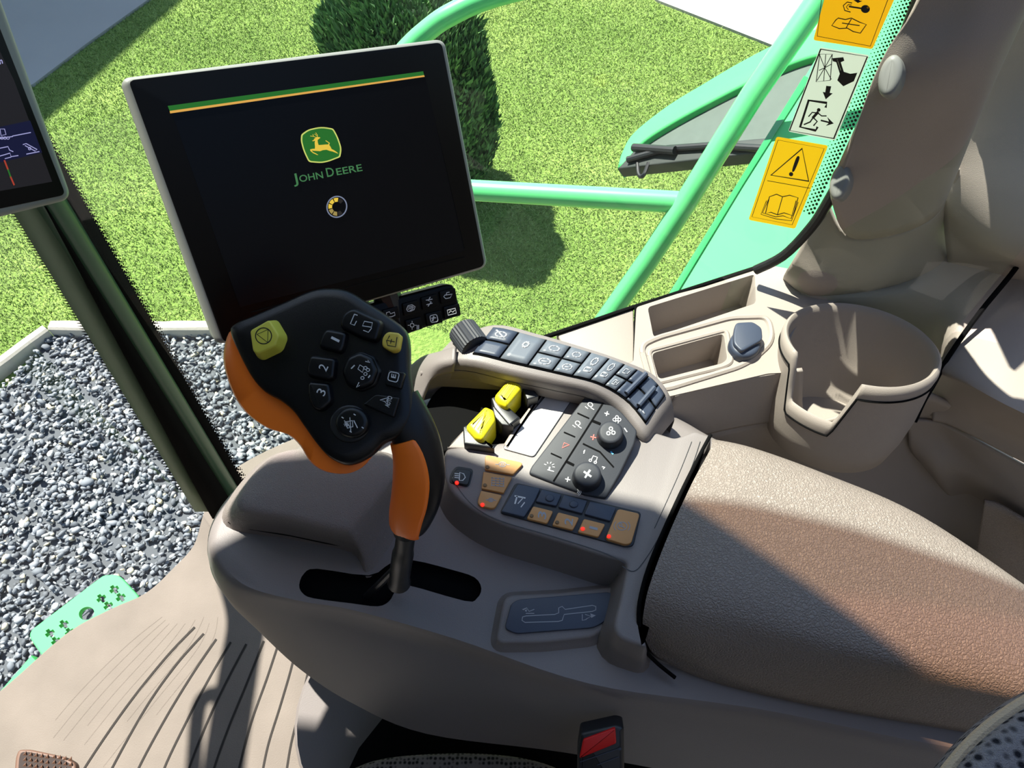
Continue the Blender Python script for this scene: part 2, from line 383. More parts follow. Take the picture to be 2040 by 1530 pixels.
base = A[None]*(1+rng.normal(size=(n1, len(A), 1))*.13)
V = np.einsum('nij,nkj->nki', R, base*sc[:, None, :])
V[:, :, 2] *= .8
V += np.concatenate([xy, (GZ+.012+rng.random((n1, 1))*.03)], 1)[:, None, :]
Fc = (np.array(ico_f)[None]+np.arange(n1)[:, None, None]*len(A)).reshape(-1, 3)
gv = mesh_np('gravel', V.reshape(-1, 3), Fc, m_gravel)
tag(gv, 'loose grey crushed stone filling the bed below the cab', 'gravel', kind='stuff')
soil = struct(flat('ground_gravel_bed', [p+Vector((0, 0, .012)) for p in gp], mat('dark_grit', srgb(76, 80, 85), .95, bump=.6, bscale=200), .03))
# --- kerb blocks
def kerb(name, a, b_, label, w=.055, h=.085):
    a, b_ = Vector(a), Vector(b_); d = (b_-a); L = d.length; d.normalize(); n = Vector((-d.y, d.x, 0)); k = MB()
    prof = [(0, 0), (0, h-.01), (.01, h), (w-.01, h), (w, h-.01), (w, 0)]
    rs = []
    for i in range(13):
        t = i/12*L; j = Vector((0, 0, random.uniform(-.003, .003)))
        rs.append([a+d*t+n*(x+random.uniform(-.002, .002))+Vector((0, 0, y))+j for x, y in prof])
    k.rings(rs); return tag(k.build(name, m_conc, org=a), label, 'kerb', 'concrete edging stones round the gravel')
K0 = P(112, 676, GZ); K0.z = GZ
kerb('kerb_stone', P(-420, 1080, GZ), K0, 'sloping run of concrete edging left of the corner post, between lawn and gravel')
kerb('kerb_stone', K0, P(440, 676, GZ), 'level concrete edging behind the dark green corner post', w=.06)
kerb('kerb_stone', P(444, 676, GZ), P(800, 690, GZ), 'level concrete edging running in behind the large display', w=.06)
# --- grass blades over the lawn in view
def blades(n, regn):
    pts = []
    lo, hi = regn.min(0), regn.max(0); xy = rng.random((n, 2))*(hi-lo)+lo; xy = xy[inside(xy[:, 0], xy[:, 1], regn)]
    return xy
lawn_reg = np.array([[P(u, v, GZ).x, P(u, v, GZ).y] for u, v in [(-60, 830), (-40, 250), (66, 170), (170, 92), (297, 0), (450, -110), (1020, -150), (1200, -80), (1310, 8), (1540, 98), (1700, 140), (1600, 420), (1200, 720), (780, 640), (440, 640), (110, 640)]])
xy = blades(330000, lawn_reg)
n1 = len(xy); ang = rng.random(n1)*2*np.pi; hgt = rng.random(n1)*.014+.008; wd = .003
d = np.stack([np.cos(ang), np.sin(ang), np.zeros(n1)], 1); lean = rng.normal(size=(n1, 2))*.012
b0 = np.concatenate([xy, np.full((n1, 1), GZ)], 1); tip = b0+np.concatenate([lean, hgt[:, None]], 1)
V = np.stack([b0-d*wd, b0+d*wd, tip], 1).reshape(-1, 3)
g = mesh_np('grass', V, np.arange(n1*3).reshape(-1, 3), m_grass)
tag(g, 'short sunlit lawn grass outside the cab windows', 'grass', kind='stuff')

# --- thuja
def thuja(name, base, H, R0, label, n=52000):
    b = MB()
    th = rng.random(n)*2*np.pi; t = rng.random(n)
    prof = R0*np.minimum(1, (t*6)**.6)*np.where(t > .8, np.sqrt(np.maximum(0, 1-((t-.8)/.22)**2)), 1)*(1+.1*np.sin(th*3+t*5)+.06*np.sin(th*7-t*11))
    r = prof*(.86+rng.random(n)*.2)
    c = np.stack([r*np.cos(th), r*np.sin(th), t*H], 1)
    out = np.stack([np.cos(th)*.35, np.sin(th)*.35, np.ones(n)], 1)+rng.normal(size=(n, 3))*.25
    out /= np.linalg.norm(out, axis=1)[:, None]; L = .03+rng.random(n)*.04
    side = np.cross(out, rng.normal(size=(n, 3))); side /= np.linalg.norm(side, axis=1)[:, None]
    w = .005+rng.random(n)*.005
    V = np.stack([c-side*w[:, None], c+side*w[:, None]*1.0+out*L[:, None]*.4, c+out*L[:, None], c-side*w[:, None]+out*L[:, None]*.4], 1)
    root = thing(name, base, label, 'shrub')
    V = V.reshape(-1, 3)
    f = mesh_np('foliage', V, np.arange(n*4).reshape(-1, 4), m_leaf); f.parent = root
    k = MB(); k.tube([(0, 0, 0), (0, 0, H*.5), (0, 0, H*.93)], [.04, .03, .01], 8, 0)
    # dense inner body of old growth
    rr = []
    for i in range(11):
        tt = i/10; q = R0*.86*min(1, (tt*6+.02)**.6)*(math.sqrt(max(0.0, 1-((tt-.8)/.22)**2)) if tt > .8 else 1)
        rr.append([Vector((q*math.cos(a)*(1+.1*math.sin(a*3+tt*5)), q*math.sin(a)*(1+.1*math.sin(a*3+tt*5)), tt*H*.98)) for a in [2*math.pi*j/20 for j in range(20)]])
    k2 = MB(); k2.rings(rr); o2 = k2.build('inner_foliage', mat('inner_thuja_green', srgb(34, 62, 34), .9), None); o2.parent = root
    o1 = k.build('trunk', mat('thuja_bark', srgb(92, 72, 54), .9), None); o1.parent = root
    return root
tb = P(850, 372, GZ); tb.z = GZ
thuja('thuja_shrub', tb, 1.2, .36, 'tall dark green clipped thuja standing on the lawn behind the large display')

# --- unseen building off to the left, placed to cast the shade on the driveway
def wall_from_shadow(a, b_, h):
    """wall whose top edge throws its shadow edge from a to b on the ground"""
    sh = Vector((SUN.x, SUN.y, 0))/SUN.z*h
    a, b_ = a+sh, b_+sh; a.z = b_.z = GZ; return a, b_
a, b_ = wall_from_shadow(P(-60, 379, GZ), P(372, -6, GZ), 5.0)
d = (b_-a).normalized(); a -= d*3; b_ += d*1.0
n = Vector((-d.y, d.x, 0)); n = n if n.y > 0 else -n
k = MB(); k.rings([[a, b_, b_+n*3, a+n*3], [x+Vector((0, 0, 5.0)) for x in (a, b_, b_+n*3, a+n*3)]])
bo = k.build('unseen_building', mat('rendered_wall', srgb(200, 196, 186), .9, var=.05, vscale=2), org=a)
tag(bo, 'unseen pale building placed to cast the shade over the driveway top left', 'building')

# ================================================================== CAB SHELL
# floor
fl = [(-700, 2300), (-500, 1780), (-160, 1500), (0, 1375), (130, 1262), (220, 1212), (290, 1180), (345, 1130), (385, 1085), (402, 1030), (420, 985), (470, 930), (620, 860), (900, 780), (1200, 760), (1500, 760), (1900, 900), (2500, 1200), (2600, 2300)]
flp = sm2(fl[1:-2], 4, False); flp = [fl[0]]+flp+fl[-2:]
k = MB(); k.prism(Z(0), flp, 0, -.06, .004)
struct(k.build('floor', m_mat))
# moulded ribs of the mat
gro = [[(387, 1250), (330, 1310), (250, 1410), (165, 1535), (120, 1620)], [(405, 1263), (350, 1325), (290, 1410), (222, 1532), (180, 1620)], [(430, 1274), (385, 1340), (330, 1430), (275, 1532), (240, 1620)],
       [(459, 1280), (420, 1345), (375, 1430), (325, 1535), (300, 1620)], [(490, 1284), (450, 1360), (410, 1445), (375, 1535), (350, 1620)], [(525, 1278), (490, 1365), (455, 1450), (425, 1535), (405, 1620)],
       [(560, 1265), (532, 1350), (500, 1440), (475, 1535), (455, 1620)], [(590, 1250), (585, 1310), (560, 1400), (535, 1480), (522, 1540)], [(622, 1290), (615, 1330), (600, 1400), (580, 1480), (570, 1540)], [(646, 1330), (643, 1390), (648, 1410), (635, 1480), (625, 1540)],
       [(692, 1463), (690, 1490), (684, 1530)], [(745, 1488), (745, 1530)], [(800, 1497), (800, 1530)]]
k = MB()
for q in gro: k.line(Z(0), sm2(q, 6, False), 4.2, .0008, 0)
q = k.build('floor_grooves', m_groove); struct(q)
# embossed streak lines on the left of the mat (low ridges)
k = MB()
for i in range(9):
    o = i*22; s0 = random.random()*.3; e0 = .8+random.random()*.2
    pts = [(60+o*.9, 1500+o*.25), (150+o, 1390+o*.1), (250+o*.95, 1290), (330+o*.6, 1225)]
    sm = sm2(pts, 8, False); sm = sm[int(s0*len(sm)):max(int(e0*len(sm)), int(s0*len(sm))+4)]
    k.tube([P(x, y, -.0019) for x, y in sm], .0024, 6)
struct(k.build('floor_ridges', m_mat))

# glass polyline of side window (x, y) outward curve
GLP = [(.43, .425), (.265, .47), (.1, .516), (-.05, .556), (-.2, .585), (-.35, .60), (-.50, .585)]
win = Plane((.265, .47, 0), (-.277, -1, 0))
gl = smooth([(x, y, 0) for x, y in GLP], 4)
k = MB(); k.grid([[Vector((p.x, p.y, z)) for p in gl] for z in (-.02, .5, 1, 1.45, 1.9)])
wg = k.build('window_1', m_glass); wg['kind'] = 'structure'
# windshield follows the floor edge
ws = [P(x, y, 0) for x, y in [(410, 1015), (402, 1030), (385, 1085), (345, 1130), (290, 1180), (220, 1212), (130, 1262), (0, 1375), (-160, 1500), (-500, 1780)]]
ws = smooth([(-.50, .585, 0)]+ws, 4)
k = MB(); k.grid([[Vector((p.x-dx, p.y+dx*.35, z)) for p in ws] for z, dx in ((-.02, 0), (.35, .03), (.7, .045), (1.1, .05), (1.5, .04), (1.9, .0))])
wg2 = k.build('window_2', m_glass2); wg2['kind'] = 'structure'

# corner post with black printed glass margins either side
def postpt(u, v, off=0):
    """point on the upright glass surface round the corner post"""
    return postpl.pt(u, v, off)
pb = Vector((-.50, .578, 0)); postpl = Plane(pb, (.62, -.78, 0))
post = thing('corner_post', pb, 'dark green upright corner post left of the display with black printed glass margins', 'post')
def band(pl, L0, R0, L1, R1, h, n=14):
    rows = []
    for i in range(n+1):
        t = i/n; a = Vector(L0).lerp(Vector(L1), t); b_ = Vector(R0).lerp(Vector(R1), t)
        rows.append([pl.pt(a.x, a.y, h), pl.pt(b_.x, b_.y, h)])
    return rows
# lines of the post, bottom (v=1000) to top (v=300)
def ln(x9, x5): return lambda v: x9 + (x5-x9)*(900-v)/(900-503)
lG0, lG1, lK1, lS0, lS1, lR1 = ln(316, 75), ln(350, 136), ln(399, 150), ln(396, 146), ln(424, 182), ln(450, 224)
VB, VT = 1010, -60
def bandl(f0, f1, h, pl=postpl): return band(pl, (f0(VB), VB), (f1(VB), VB), (f0(VT), VT), (f1(VT), VT), h)
k = MB(); k.grid(bandl(lG0, lG1, -.010)); k.build('outer_flange', mat('grey_green_flange', srgb(118, 138, 112), .5), post, solid=.012)
k = MB(); k.grid(bandl(lG1, lK1, -.012)); k.build('seal', m_void, post, solid=.03)
k = MB()
c0 = [postpl.pt((lS0(v)+lS1(v))/2, v, -.004) for v in (VB, 800, 600, 400, 200, VT)]
k.tube(c0, .0165, 14, 0); k.build('pillar_tube', m_dgreen, post)
k = MB(); k.grid(bandl(lambda v: lS1(v)-4, lR1, -.001)); k.build('glass_margin', m_void, post, solid=.004)
# halftone dots along the two printed edges
k = MB(); v = 980.
def dot(pl, u, v, r, h): k.add([pl.pt(u+r*math.cos(a), v+r*math.sin(a), h) for a in [math.pi/3*i for i in range(6)]], [tuple(range(5, -1, -1))])
i = 0
while v > -20:
    for c_, r_ in ((0, 2.8), (4.5, 2.3), (8.5, 1.7), (12, 1.1)):
        dot(postpl, lR1(v)+c_, v+(i % 2)*2.6*(1 if c_ in (4.5, 12) else 0), r_, .001)
        dot(postpl, lG0(v)-c_*.7, v, r_*.7, .001)
    v -= 5.6; i += 1
k.build('printed_dots', m_void, post)

# rear-right pillar with its cover
pil = thing('pillar_trim', P(1760, 560, .74), 'tall beige moulded pillar cover right of the safety labels', 'pillar')
def upright(u, v, z0, vt):
    """follow the vertical through pixel (u,v) at height z0 until it reaches row vt"""
    p = P(u, v, z0)
    lo_, hi_ = 0, 1.4
    for _ in range(40):
        mid = (lo_+hi_)/2; q = p+Vector((0, 0, mid)); r = q-CAM; dpt = r.dot(FW)
        vv = 765-F*r.dot(UP)/dpt if dpt > .02 else -9999
        if vv > vt: lo_ = mid
        else: hi_ = mid
    return p+Vector((0, 0, lo_))
# cross-section at several heights: (pixels) edge at window .. edge at rear
secs = [[(1650, 395, .40), (1690, 460, .86), (1760, 470, .87), (1840, 445, .86), (1875, 400, .84), (1885, 340, .80)]]
prof_b = [(1588, 540), (1622, 566), (1700, 563), (1800, 546), (1872, 515), (1885, 470)]
def pilsec(px, vt, dz):
    return [P(u, v, dz) for u, v in px]
rowsP = [
 [(1662, 345, .878), (1655, 395, .845), (1690, 462, .80), (1775, 458, .805), (1850, 425, .82), (1882, 365, .85), (1905, 300, .89)],
 [(1705, 250, .922), (1722, 275, .912), (1775, 300, .90), (1840, 290, .905), (1905, 262, .92), (1935, 225, .935), (1950, 180, .95)],
 [(1765, 120, .974), (1790, 130, .975), (1840, 140, .975), (1905, 130, .98), (1965, 110, .985), (1995, 85, .99), (2010, 50, 1.0)],
 [(1835, -20, 1.021), (1860, -15, 1.02), (1905, -10, 1.02), (1960, -20, 1.025), (2030, -40, 1.03), (2060, -60, 1.035), (2070, -90, 1.04)],
 [(1960, -320, 1.10), (1985, -315, 1.10), (2020, -310, 1.10), (2080, -320, 1.10), (2150, -340, 1.105), (2190, -350, 1.11), (2210, -360, 1.115)]]
k = MB(); k.grid(patch(rowsP, 5, 5)); k.build('upper_cover', m_plas2, pil, sharp=60, solid=.006)
rowsL = [
 [(1565, 560, .70), (1612, 600, .69), (1700, 600, .69), (1790, 585, .69), (1870, 560, .70), (1915, 520, .71)],
 [(1575, 530, .745), (1620, 568, .735), (1700, 566, .735), (1790, 548, .737), (1860, 520, .745), (1900, 470, .76)],
 [(1607, 470, .78), (1650, 515, .765), (1715, 520, .765), (1800, 500, .768), (1865, 468, .775), (1900, 420, .79)],
 [(1650, 398, .825), (1688, 462, .797), (1775, 458, .80), (1848, 426, .812), (1882, 375, .835), (1900, 330, .86)]]
k = MB(); k.grid(patch(rowsL, 5, 4)); k.build('lower_cover', m_plas2, pil, sharp=60, solid=.006)
# seam line between covers
k = MB(); k.tube([P(u, v, z) + (CAM-P(u, v, z)).normalized()*.004 for u, v, z in [(1657, 398, .84), (1690, 463, .797), (1735, 464, .80), (1775, 459, .80), (1820, 442, .806), (1850, 427, .812)]], .0011, 6); k.build('seam', m_void, pil)
# window seal along the pillar
k = MB(); k.tube(smooth([win.pt(u, v, -.004) for u, v in [(1850, -60), (1820, 30), (1775, 140), (1710, 290), (1645, 410), (1610, 460), (1560, 510), (1505, 538)]], 4), .0048, 10); k.build('window_seal', m_black2, pil)
for (u, v, rx, ry, dd_) in ((1772, 150, 23, 44, .470), (1672, 361, 20, 38, .562)):
    k = MB(); pl_ = Plane(PD(u, v, dd_), (CAM-PD(u, v, dd_)).normalized()+Vector((-.3, 0, .2)))
    k.prism(pl_, ell(u, v, rx, ry, 15, 32), .007, -.012, .0042, prof=5); k.build('clip', m_bezel, pil)
# printed dots of side window margin
k = MB()
a, b_ = Vector((1822, 0)), Vector((1618, 440)); dd = (b_-a).normalized(); nn = Vector((dd.y, -dd.x))*-1
for i in range(-6, 52):
    for j in range(6):
        p = a+dd*(i*9.2+(j % 2)*4.6)+nn*(6+j*5.6); dot(win, p.x, p.y, 3.2-j*.42, .0005)
q = k.build('printed_dots', m_blackp, pil)

# headliner / roof : back-projected from its own shade line
RZ = 1.80
def up_sun(p, z=RZ): return p+SUN*((z-p.z)/SUN.z)
edge = [(300, 960, .77), (540, 925, .74), (890, 887, .745), (1060, 938, .75), (1300, 990, .75), (1368, 1000, .77), (1500, 1095, .775), (1700, 1235, .775), (1850, 1340, .775), (2100, 1500, .775)]
re_ = [up_sun(P(*e)) for e in edge]
rp = [Vector((-2.4, re_[0].y+.05, RZ))]+re_+[re_[-1]+Vector((.3, -.8, 0)), Vector((-2.4, -1.2, RZ))]
k = MB(); N_ = len(rp); ar = sum(rp[i].cross(rp[(i+1) % N_]).z for i in range(N_)); rp = rp if ar > 0 else rp[::-1]
k.rings([rp, [p+Vector((0, 0, .08)) for p in rp]]); struct(k.build('ceiling', mat('headliner', srgb(120, 114, 108), .9)))
te = [up_sun(P(*e)) for e in [(1368, 1000, .77), (1345, 985, .77), (1500, 1010, .775), (1700, 1060, .775), (2040, 1168, .775), (2300, 1260, .775), (2300, 1700, .775), (2100, 1500, .775), (1850, 1340, .775), (1700, 1235, .775), (1500, 1095, .775)]]  # unseen tinted pane, added and shaped to give the pad its half-lit band
k = MB(); ar = sum(te[i].cross(te[(i+1) % len(te)]).z for i in range(len(te))); te = te if ar > 0 else te[::-1]
k.rings([te, [p+Vector((0, 0, .005)) for p in te]]); struct(k.build('half_shade_pane', m_tint))

m_wall = mat('cab_lining', srgb(92, 88, 84), .9)
def panel(name, a, b_, z0, z1, th):
    a, b_ = Vector(a), Vector(b_); d = (b_-a).normalized(); n = Vector((-d.y, d.x, 0))*th; k = MB()
    k.rings([[p+Vector((0, 0, z0)) for p in (a, b_, b_+n, a+n)], [p+Vector((0, 0, z1)) for p in (a, b_, b_+n, a+n)]]); return struct(k.build(name, m_wall, recalc=True))
panel('wall_rear', (-1.15, -.75, 0), (1.3, -.75, 0), -.05, 1.79, -.05)
panel('shade_wall_left', (-1.15, -.75, 0), (-1.15, .42, 0), -.05, 1.79, .05)  # unseen wall added where the glass door is, to darken the cab
panel('wall_right_rear', (1.15, -.7, 0), (1.15, .38, 0), -.05, 1.79, -.05)

# ================================================================== SAFETY LABELS (stuck on the side window)
def label_thing(poly, m, label, extra, name='safety_label'):
    k = MB(); k.fill(win, rnd(poly, 5), .0016, 0)
    extra(k); o = k.build(name, [m, m_blackp, m_stickw], org=win.pt(*poly[0])); tag(o, label, 'label'); return o
H_ = .0019
def lab1(k):
    L = lambda pts, w=2.2, c=False, m=1: k.line(win, pts, w, H_, m, c)
    L([(1550, 279), (1642, 296), (1578, 448), (1498, 432)], 1.2, True)
    L([(1529, 360), (1613, 375)], 1.2)
    L([(1598, 296), (1536, 349), (1611, 361)], 3.6, True)
    k.fill(win, sm2([(1587, 313), (1593, 315), (1583, 340), (1578, 339)], 4), H_, 1); k.fill(win, ell(1576, 347, 4.2), H_, 1)
    L([(1525, 425), (1533, 392), (1547, 387), (1559, 392), (1573, 389), (1590, 394), (1580, 430), (1562, 424), (1549, 428), (1536, 423)], 1.8, True)
    L([(1559, 392), (1549, 427)], 1.6)
    L([(1531, 398), (1519, 424), (1545, 432), (1560, 430), (1576, 436), (1586, 400)], 1.6); L([(1527, 400), (1516, 427), (1545, 436), (1577, 440), (1590, 403)], 1.4)
label_thing([(1547, 272), (1650, 290), (1584, 456), (1491, 438)], m_stick, 'yellow warning label with exclamation triangle above an open book, lowest on the side window', lab1)
def lab2(k):
    L = lambda pts, w=2.2, c=False, m=1: k.line(win, pts, w, H_, m, c)
    Fi = lambda p: k.fill(win, p, H_, 1)
    L([(1635, 98), (1728, 113), (1661, 276), (1573, 260)], 3, True)
    L([(1633, 108), (1658, 108), (1654, 160), (1626, 163)], 1.8, True)
    L([(1633, 110), (1643, 135), (1656, 158)], 1.5); L([(1657, 110), (1643, 135), (1628, 160)], 1.5); L([(1632, 140), (1643, 135), (1656, 128)], 1.5); L([(1645, 109), (1643, 135), (1641, 161)], 1.5)
    Fi([(1658, 116), (1680, 114), (1682, 121), (1675, 124), (1681, 143), (1694, 147), (1708, 145), (1701, 162), (1690, 167), (1680, 172), (1668, 160), (1673, 147), (1666, 124), (1659, 122)])
    L([(1668, 119), (1675, 140)], 1.2, m=2)
    Fi([(1646, 171), (1656, 172), (1653, 185), (1659, 186), (1645, 198), (1639, 183), (1644, 184)])
    L([(1645, 213), (1647, 205), (1611, 200), (1594, 253), (1625, 260), (1628, 254)], 5)
    Fi(ell(1631, 219, 3.6)); L([(1629, 224), (1620, 234)], 5.5); L([(1629, 225), (1637, 231), (1646, 231)], 2.4); L([(1628, 225), (1618, 224), (1611, 232)], 2.4)
    L([(1620, 234), (1628, 242), (1621, 250)], 2.8); L([(1620, 234), (1614, 243), (1602, 248)], 2.8)
    L([(1636, 240), (1652, 244)], 3.2); Fi([(1648, 233), (1661, 246), (1645, 251), (1652, 244)])
label_thing([(1634, 94), (1732, 110), (1664, 280), (1570, 262)], m_stickw, 'off-white emergency exit label with breaking pane and running figure, middle of the side window', lab2)
def lab3(k):
    L = lambda pts, w=2.2, c=False, m=1: k.line(win, pts, w, H_, m, c)
    L([(1640, -30), (1628, 72), (1734, 92), (1776, -20)], 1.4)
    L([(1697, 6), (1688, 4), (1680, 11), (1683, 21), (1694, 24)], 2); L([(1696, 10), (1690, 9), (1686, 14), (1690, 19)], 1.6)
    L([(1692, 13), (1718, 17)], 3.2); k.fill(win, ell(1724, 18, 9, 8), H_, 1); k.fill(win, ell(1729, 15, 2.4), H_+.0002, 0)
    k.fill(win, [(1706, -6), (1712, -5), (1712, 1), (1718, 2), (1709, 6), (1700, 0), (1705, 0)], H_, 1)
    L([(1670, 36), (1684, 39), (1696, 36), (1712, 44), (1726, 49), (1714, 66), (1700, 63), (1688, 56), (1672, 57), (1657, 51), (1665, 40)], 2, True)
    L([(1696, 38), (1686, 55)], 1.8); L([(1678, 46), (1712, 51)], 2)
label_thing([(1650, -30), (1620, 80), (1738, 98), (1790, -20)], m_stick2, 'amber label with a key and an open manual, topmost on the side window', lab3)

# ================================================================== OUTSIDE PARTS OF THE MACHINE
# handrail
k = MB()
root = thing('handrail', PD(1370, 400, 1.35), 'bright green tubular handrail outside the side window', 'handrail')
k.tube([PD(1700, -100, 1.15), PD(1500, 188, 1.23), PD(1365, 405, 1.32), PD(1290, 520, 1.4), PD(1190, 660, 1.5)], .0215, 16); k.build('sloping_tube', m_green, root)
k = MB(); k.tube([PD(600, 352, 1.5), PD(940, 379, 1.42), PD(1372, 404, 1.33)], .021, 16); k.build('cross_tube', m_green, root)
k = MB(); k.tube(smooth([PD(560, 420, 1.5), PD(700, 230, 1.5), PD(800, 110, 1.48), PD(850, 62, 1.46), PD(900, 28, 1.44), PD(990, -10, 1.42), PD(1200, -60, 1.4)], 5), .0215, 16); k.build('bent_tube', m_green, root)
# raised side shield with dark inner screen
pa, pb_, pc = PD(1235, 330, 1.75), PD(1640, 60, 1.55), PD(1560, 330, 1.45)
shp = plane3(pa, pb_, pc)
root = thing('side_shield', pa, 'open green side shield with dark inner lining beyond the handrail', 'panel')
outer = sm2([(1228, 334), (1238, 300), (1262, 262), (1330, 208), (1400, 165), (1480, 118), (1560, 78), (1640, 50), (1720, 20)], 5, False)
inner = sm2([(1262, 300), (1290, 275), (1350, 238), (1430, 195), (1500, 160), (1580, 125), (1640, 108), (1720, 100)], 5, False)
k = MB(); k.prism(shp, outer+inner[::-1]+[(1255, 322)], .02, -.02, .008); k.build('rim', m_green2, root)
k = MB(); k.prism(shp, inner+[(1720, 285), (1500, 300), (1330, 318), (1250, 326)], .002, -.01, .0); k.build('inner_lining', m_mesh, root)
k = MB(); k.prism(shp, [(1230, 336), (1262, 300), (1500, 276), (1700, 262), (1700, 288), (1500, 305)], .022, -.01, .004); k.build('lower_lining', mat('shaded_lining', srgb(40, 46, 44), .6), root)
k = MB(); k.tube([shp.pt(u, v, .03) for u, v in [(1250, 318), (1330, 296), (1420, 290), (1520, 296)]], .008, 10); k.tube([shp.pt(u, v, .035) for u, v in [(1262, 294), (1345, 300)]], .010, 10, 0); k.build('hinge', m_black, root)
k = MB(); k.tube(smooth([shp.pt(u, v, .02) for u, v in [(1270, 322), (1272, 345), (1277, 352), (1284, 346), (1292, 325)]], 5), .005, 8); k.build('hook', m_black, root)
# green body panel beside the cab
gpn = Z(.45)
root = thing('body_panel', gpn.pt(1400, 560), 'large flat bright green body panel close behind the labelled window', 'panel')
k = MB(); k.prism(gpn, [(1660, 60), (1870, -120), (2000, -120), (1900, 300), (1640, 700), (1270, 680), (1335, 585), (1470, 370)], 0, -.02, .002); k.build('sheet', m_green2, root)
k = MB(); k.prism(gpn, [(1602, 150), (1614, 156), (1480, 368), (1345, 590), (1320, 640), (1300, 640), (1332, 585), (1468, 366)], .004, 0, .001); k.build('edge_fold', mat('green_fold', srgb(44, 140, 78), .4), root)
# green perforated step and round beam below the windshield
sp = Plane(P(160, 1240, -.12), (0, 0, 1))
root = thing('step_plate', sp.pt(160, 1300), 'mint green perforated anti-slip step plate beyond the cab floor edge', 'step')
holes = [('x', 88, 1256), ('x', 116, 1238), ('x', 100, 1272), ('x', 128, 1254), ('x', 192, 1186), ('x', 218, 1168), ('x', 206, 1201), ('x', 231, 1184), ('x', 168, 1252), ('x', 193, 1234), ('o', 162, 1216), ('o', 135, 1288)]
k = MB(); k.prism(sp, rnd([(52, 1262, 20), (205, 1146, 6), (235, 1143, 14), (278, 1190, 8), (230, 1240), (110, 1345, 8)], 10, 5), 0, -.012, .003)
plate = k.build('plate', m_green2, root, recalc=True)
for kind_, u, v in holes:
    c_ = MB()
    if kind_ == 'o': c_.prism(sp, ell(u, v, 16, 13, -20, 24), .02, -.05, 0)
    else:
        s_ = 10; aa = math.radians(-35); ca, sa = math.cos(aa), math.sin(aa)
        pts = []
        for j in range(12):
            r_ = (s_ if j % 3 != 1 else s_*.45); 
        q = [(-1, -.4), (-.4, -.4), (-.4, -1), (.4, -1), (.4, -.4), (1, -.4), (1, .4), (.4, .4), (.4, 1), (-.4, 1), (-.4, .4), (-1, .4)]
        c_.prism(sp, [(u+s_*(x*ca-y*sa), v+s_*.9*(x*sa+y*ca)) for x, y in q], .02, -.05, 0)
    co = c_.build('cutter', m_green2, None, recalc=True)
    md = plate.modifiers.new('b', 'BOOLEAN'); md.operation = 'DIFFERENCE'; md.solver = 'EXACT'; md.object = co
    ploc = ORG[root.name]; co.location = (0, 0, 0)
    bpy.context.view_layer.update(); dg = bpy.context.evaluated_depsgraph_get()
    nm = bpy.data.meshes.new_from_object(plate.evaluated_get(dg)); plate.modifiers.clear(); plate.data = nm
    for p_ in nm.polygons: p_.use_smooth = False
    bpy.data.objects.remove(co)
k = MB(); k.tube([P(-160, 1560, -.14), P(20, 1440, -.14), P(110, 1335, -.14)], .05, 24)
bt = k.build('support_beam', m_green2, org=P(0, 1440, -.14)); tag(bt, 'round mint green beam left of the perforated step at the floor edge', 'beam')
# unseen tubes added beyond the left border, shaped to shade the floor mat
def fl_up(u, v, h): return P(u, v, 0)+SUN*(h/SUN.z)
mr = thing('shade_arm', fl_up(470, 1400, .9), 'unseen black tubes added left of the windshield to shade the floor mat', 'shade caster')
k = MB()
A_ = [fl_up(470, 1150, .86), fl_up(490, 1230, .92), fl_up(478, 1320, .98), fl_up(462, 1420, 1.04), fl_up(445, 1540, 1.10), fl_up(430, 1700, 1.16)]
k.tube(smooth(A_, 4), .032, 16); k.build('shade_tube', m_black, mr)
k = MB(); B_ = [fl_up(452, 1385, 1.03), fl_up(420, 1384, 1.03), fl_up(400, 1400, 1.03), fl_up(392, 1440, 1.05), fl_up(385, 1540, 1.08), fl_up(375, 1640, 1.1)]
k.tube(smooth(B_, 4), .012, 12); k.build('shade_brace', m_black, mr)
# foot pedal, bottom left
root = thing('foot_pedal', P(80, 1530, .0), 'brown rubber foot pedal with studded tread at the floor, bottom left', 'pedal')
pp = Z(.05); k = MB(); k.prism(pp, rnd([(36, 1493), (60, 1493), (130, 1508), (150, 1520), (155, 1640), (20, 1640), (30, 1510)], 8), 0, -.012, .003); k.build('plate', m_pedal, root)
k = MB(); k.tube([P(90, 1600, .045), P(90, 1640, 0)], .012, 10); k.build('arm', m_black, root)
k = MB()
for i in range(5):
    for j in range(7):
        u, v = 44+i*11+ (0 if True else 0), 1500+i*1.5+j*11
        for du in (0, 58):
            if du and i > 3: continue
            a, b_, c_ = pp.pt(u+du, v+5+du*.1), pp.pt(u+du+9, v+6+du*.1), pp.pt(u+du+8, v-4+du*.1); ap = pp.pt(u+du+7, v+du*.1, .004); k.add([a, b_, c_, ap], [(0, 1, 3), (1, 2, 3), (2, 0, 3)])
k.build('tread_studs', m_pedal, root)
k = MB(); k.fill(pp, rnd([(42, 1498), (58, 1498), (124, 1512), (142, 1523), (146, 1636), (30, 1636), (38, 1510)], 6), .0004); k.build('tread_pad', mat('dark_tread', srgb(40, 26, 22), .8), root)
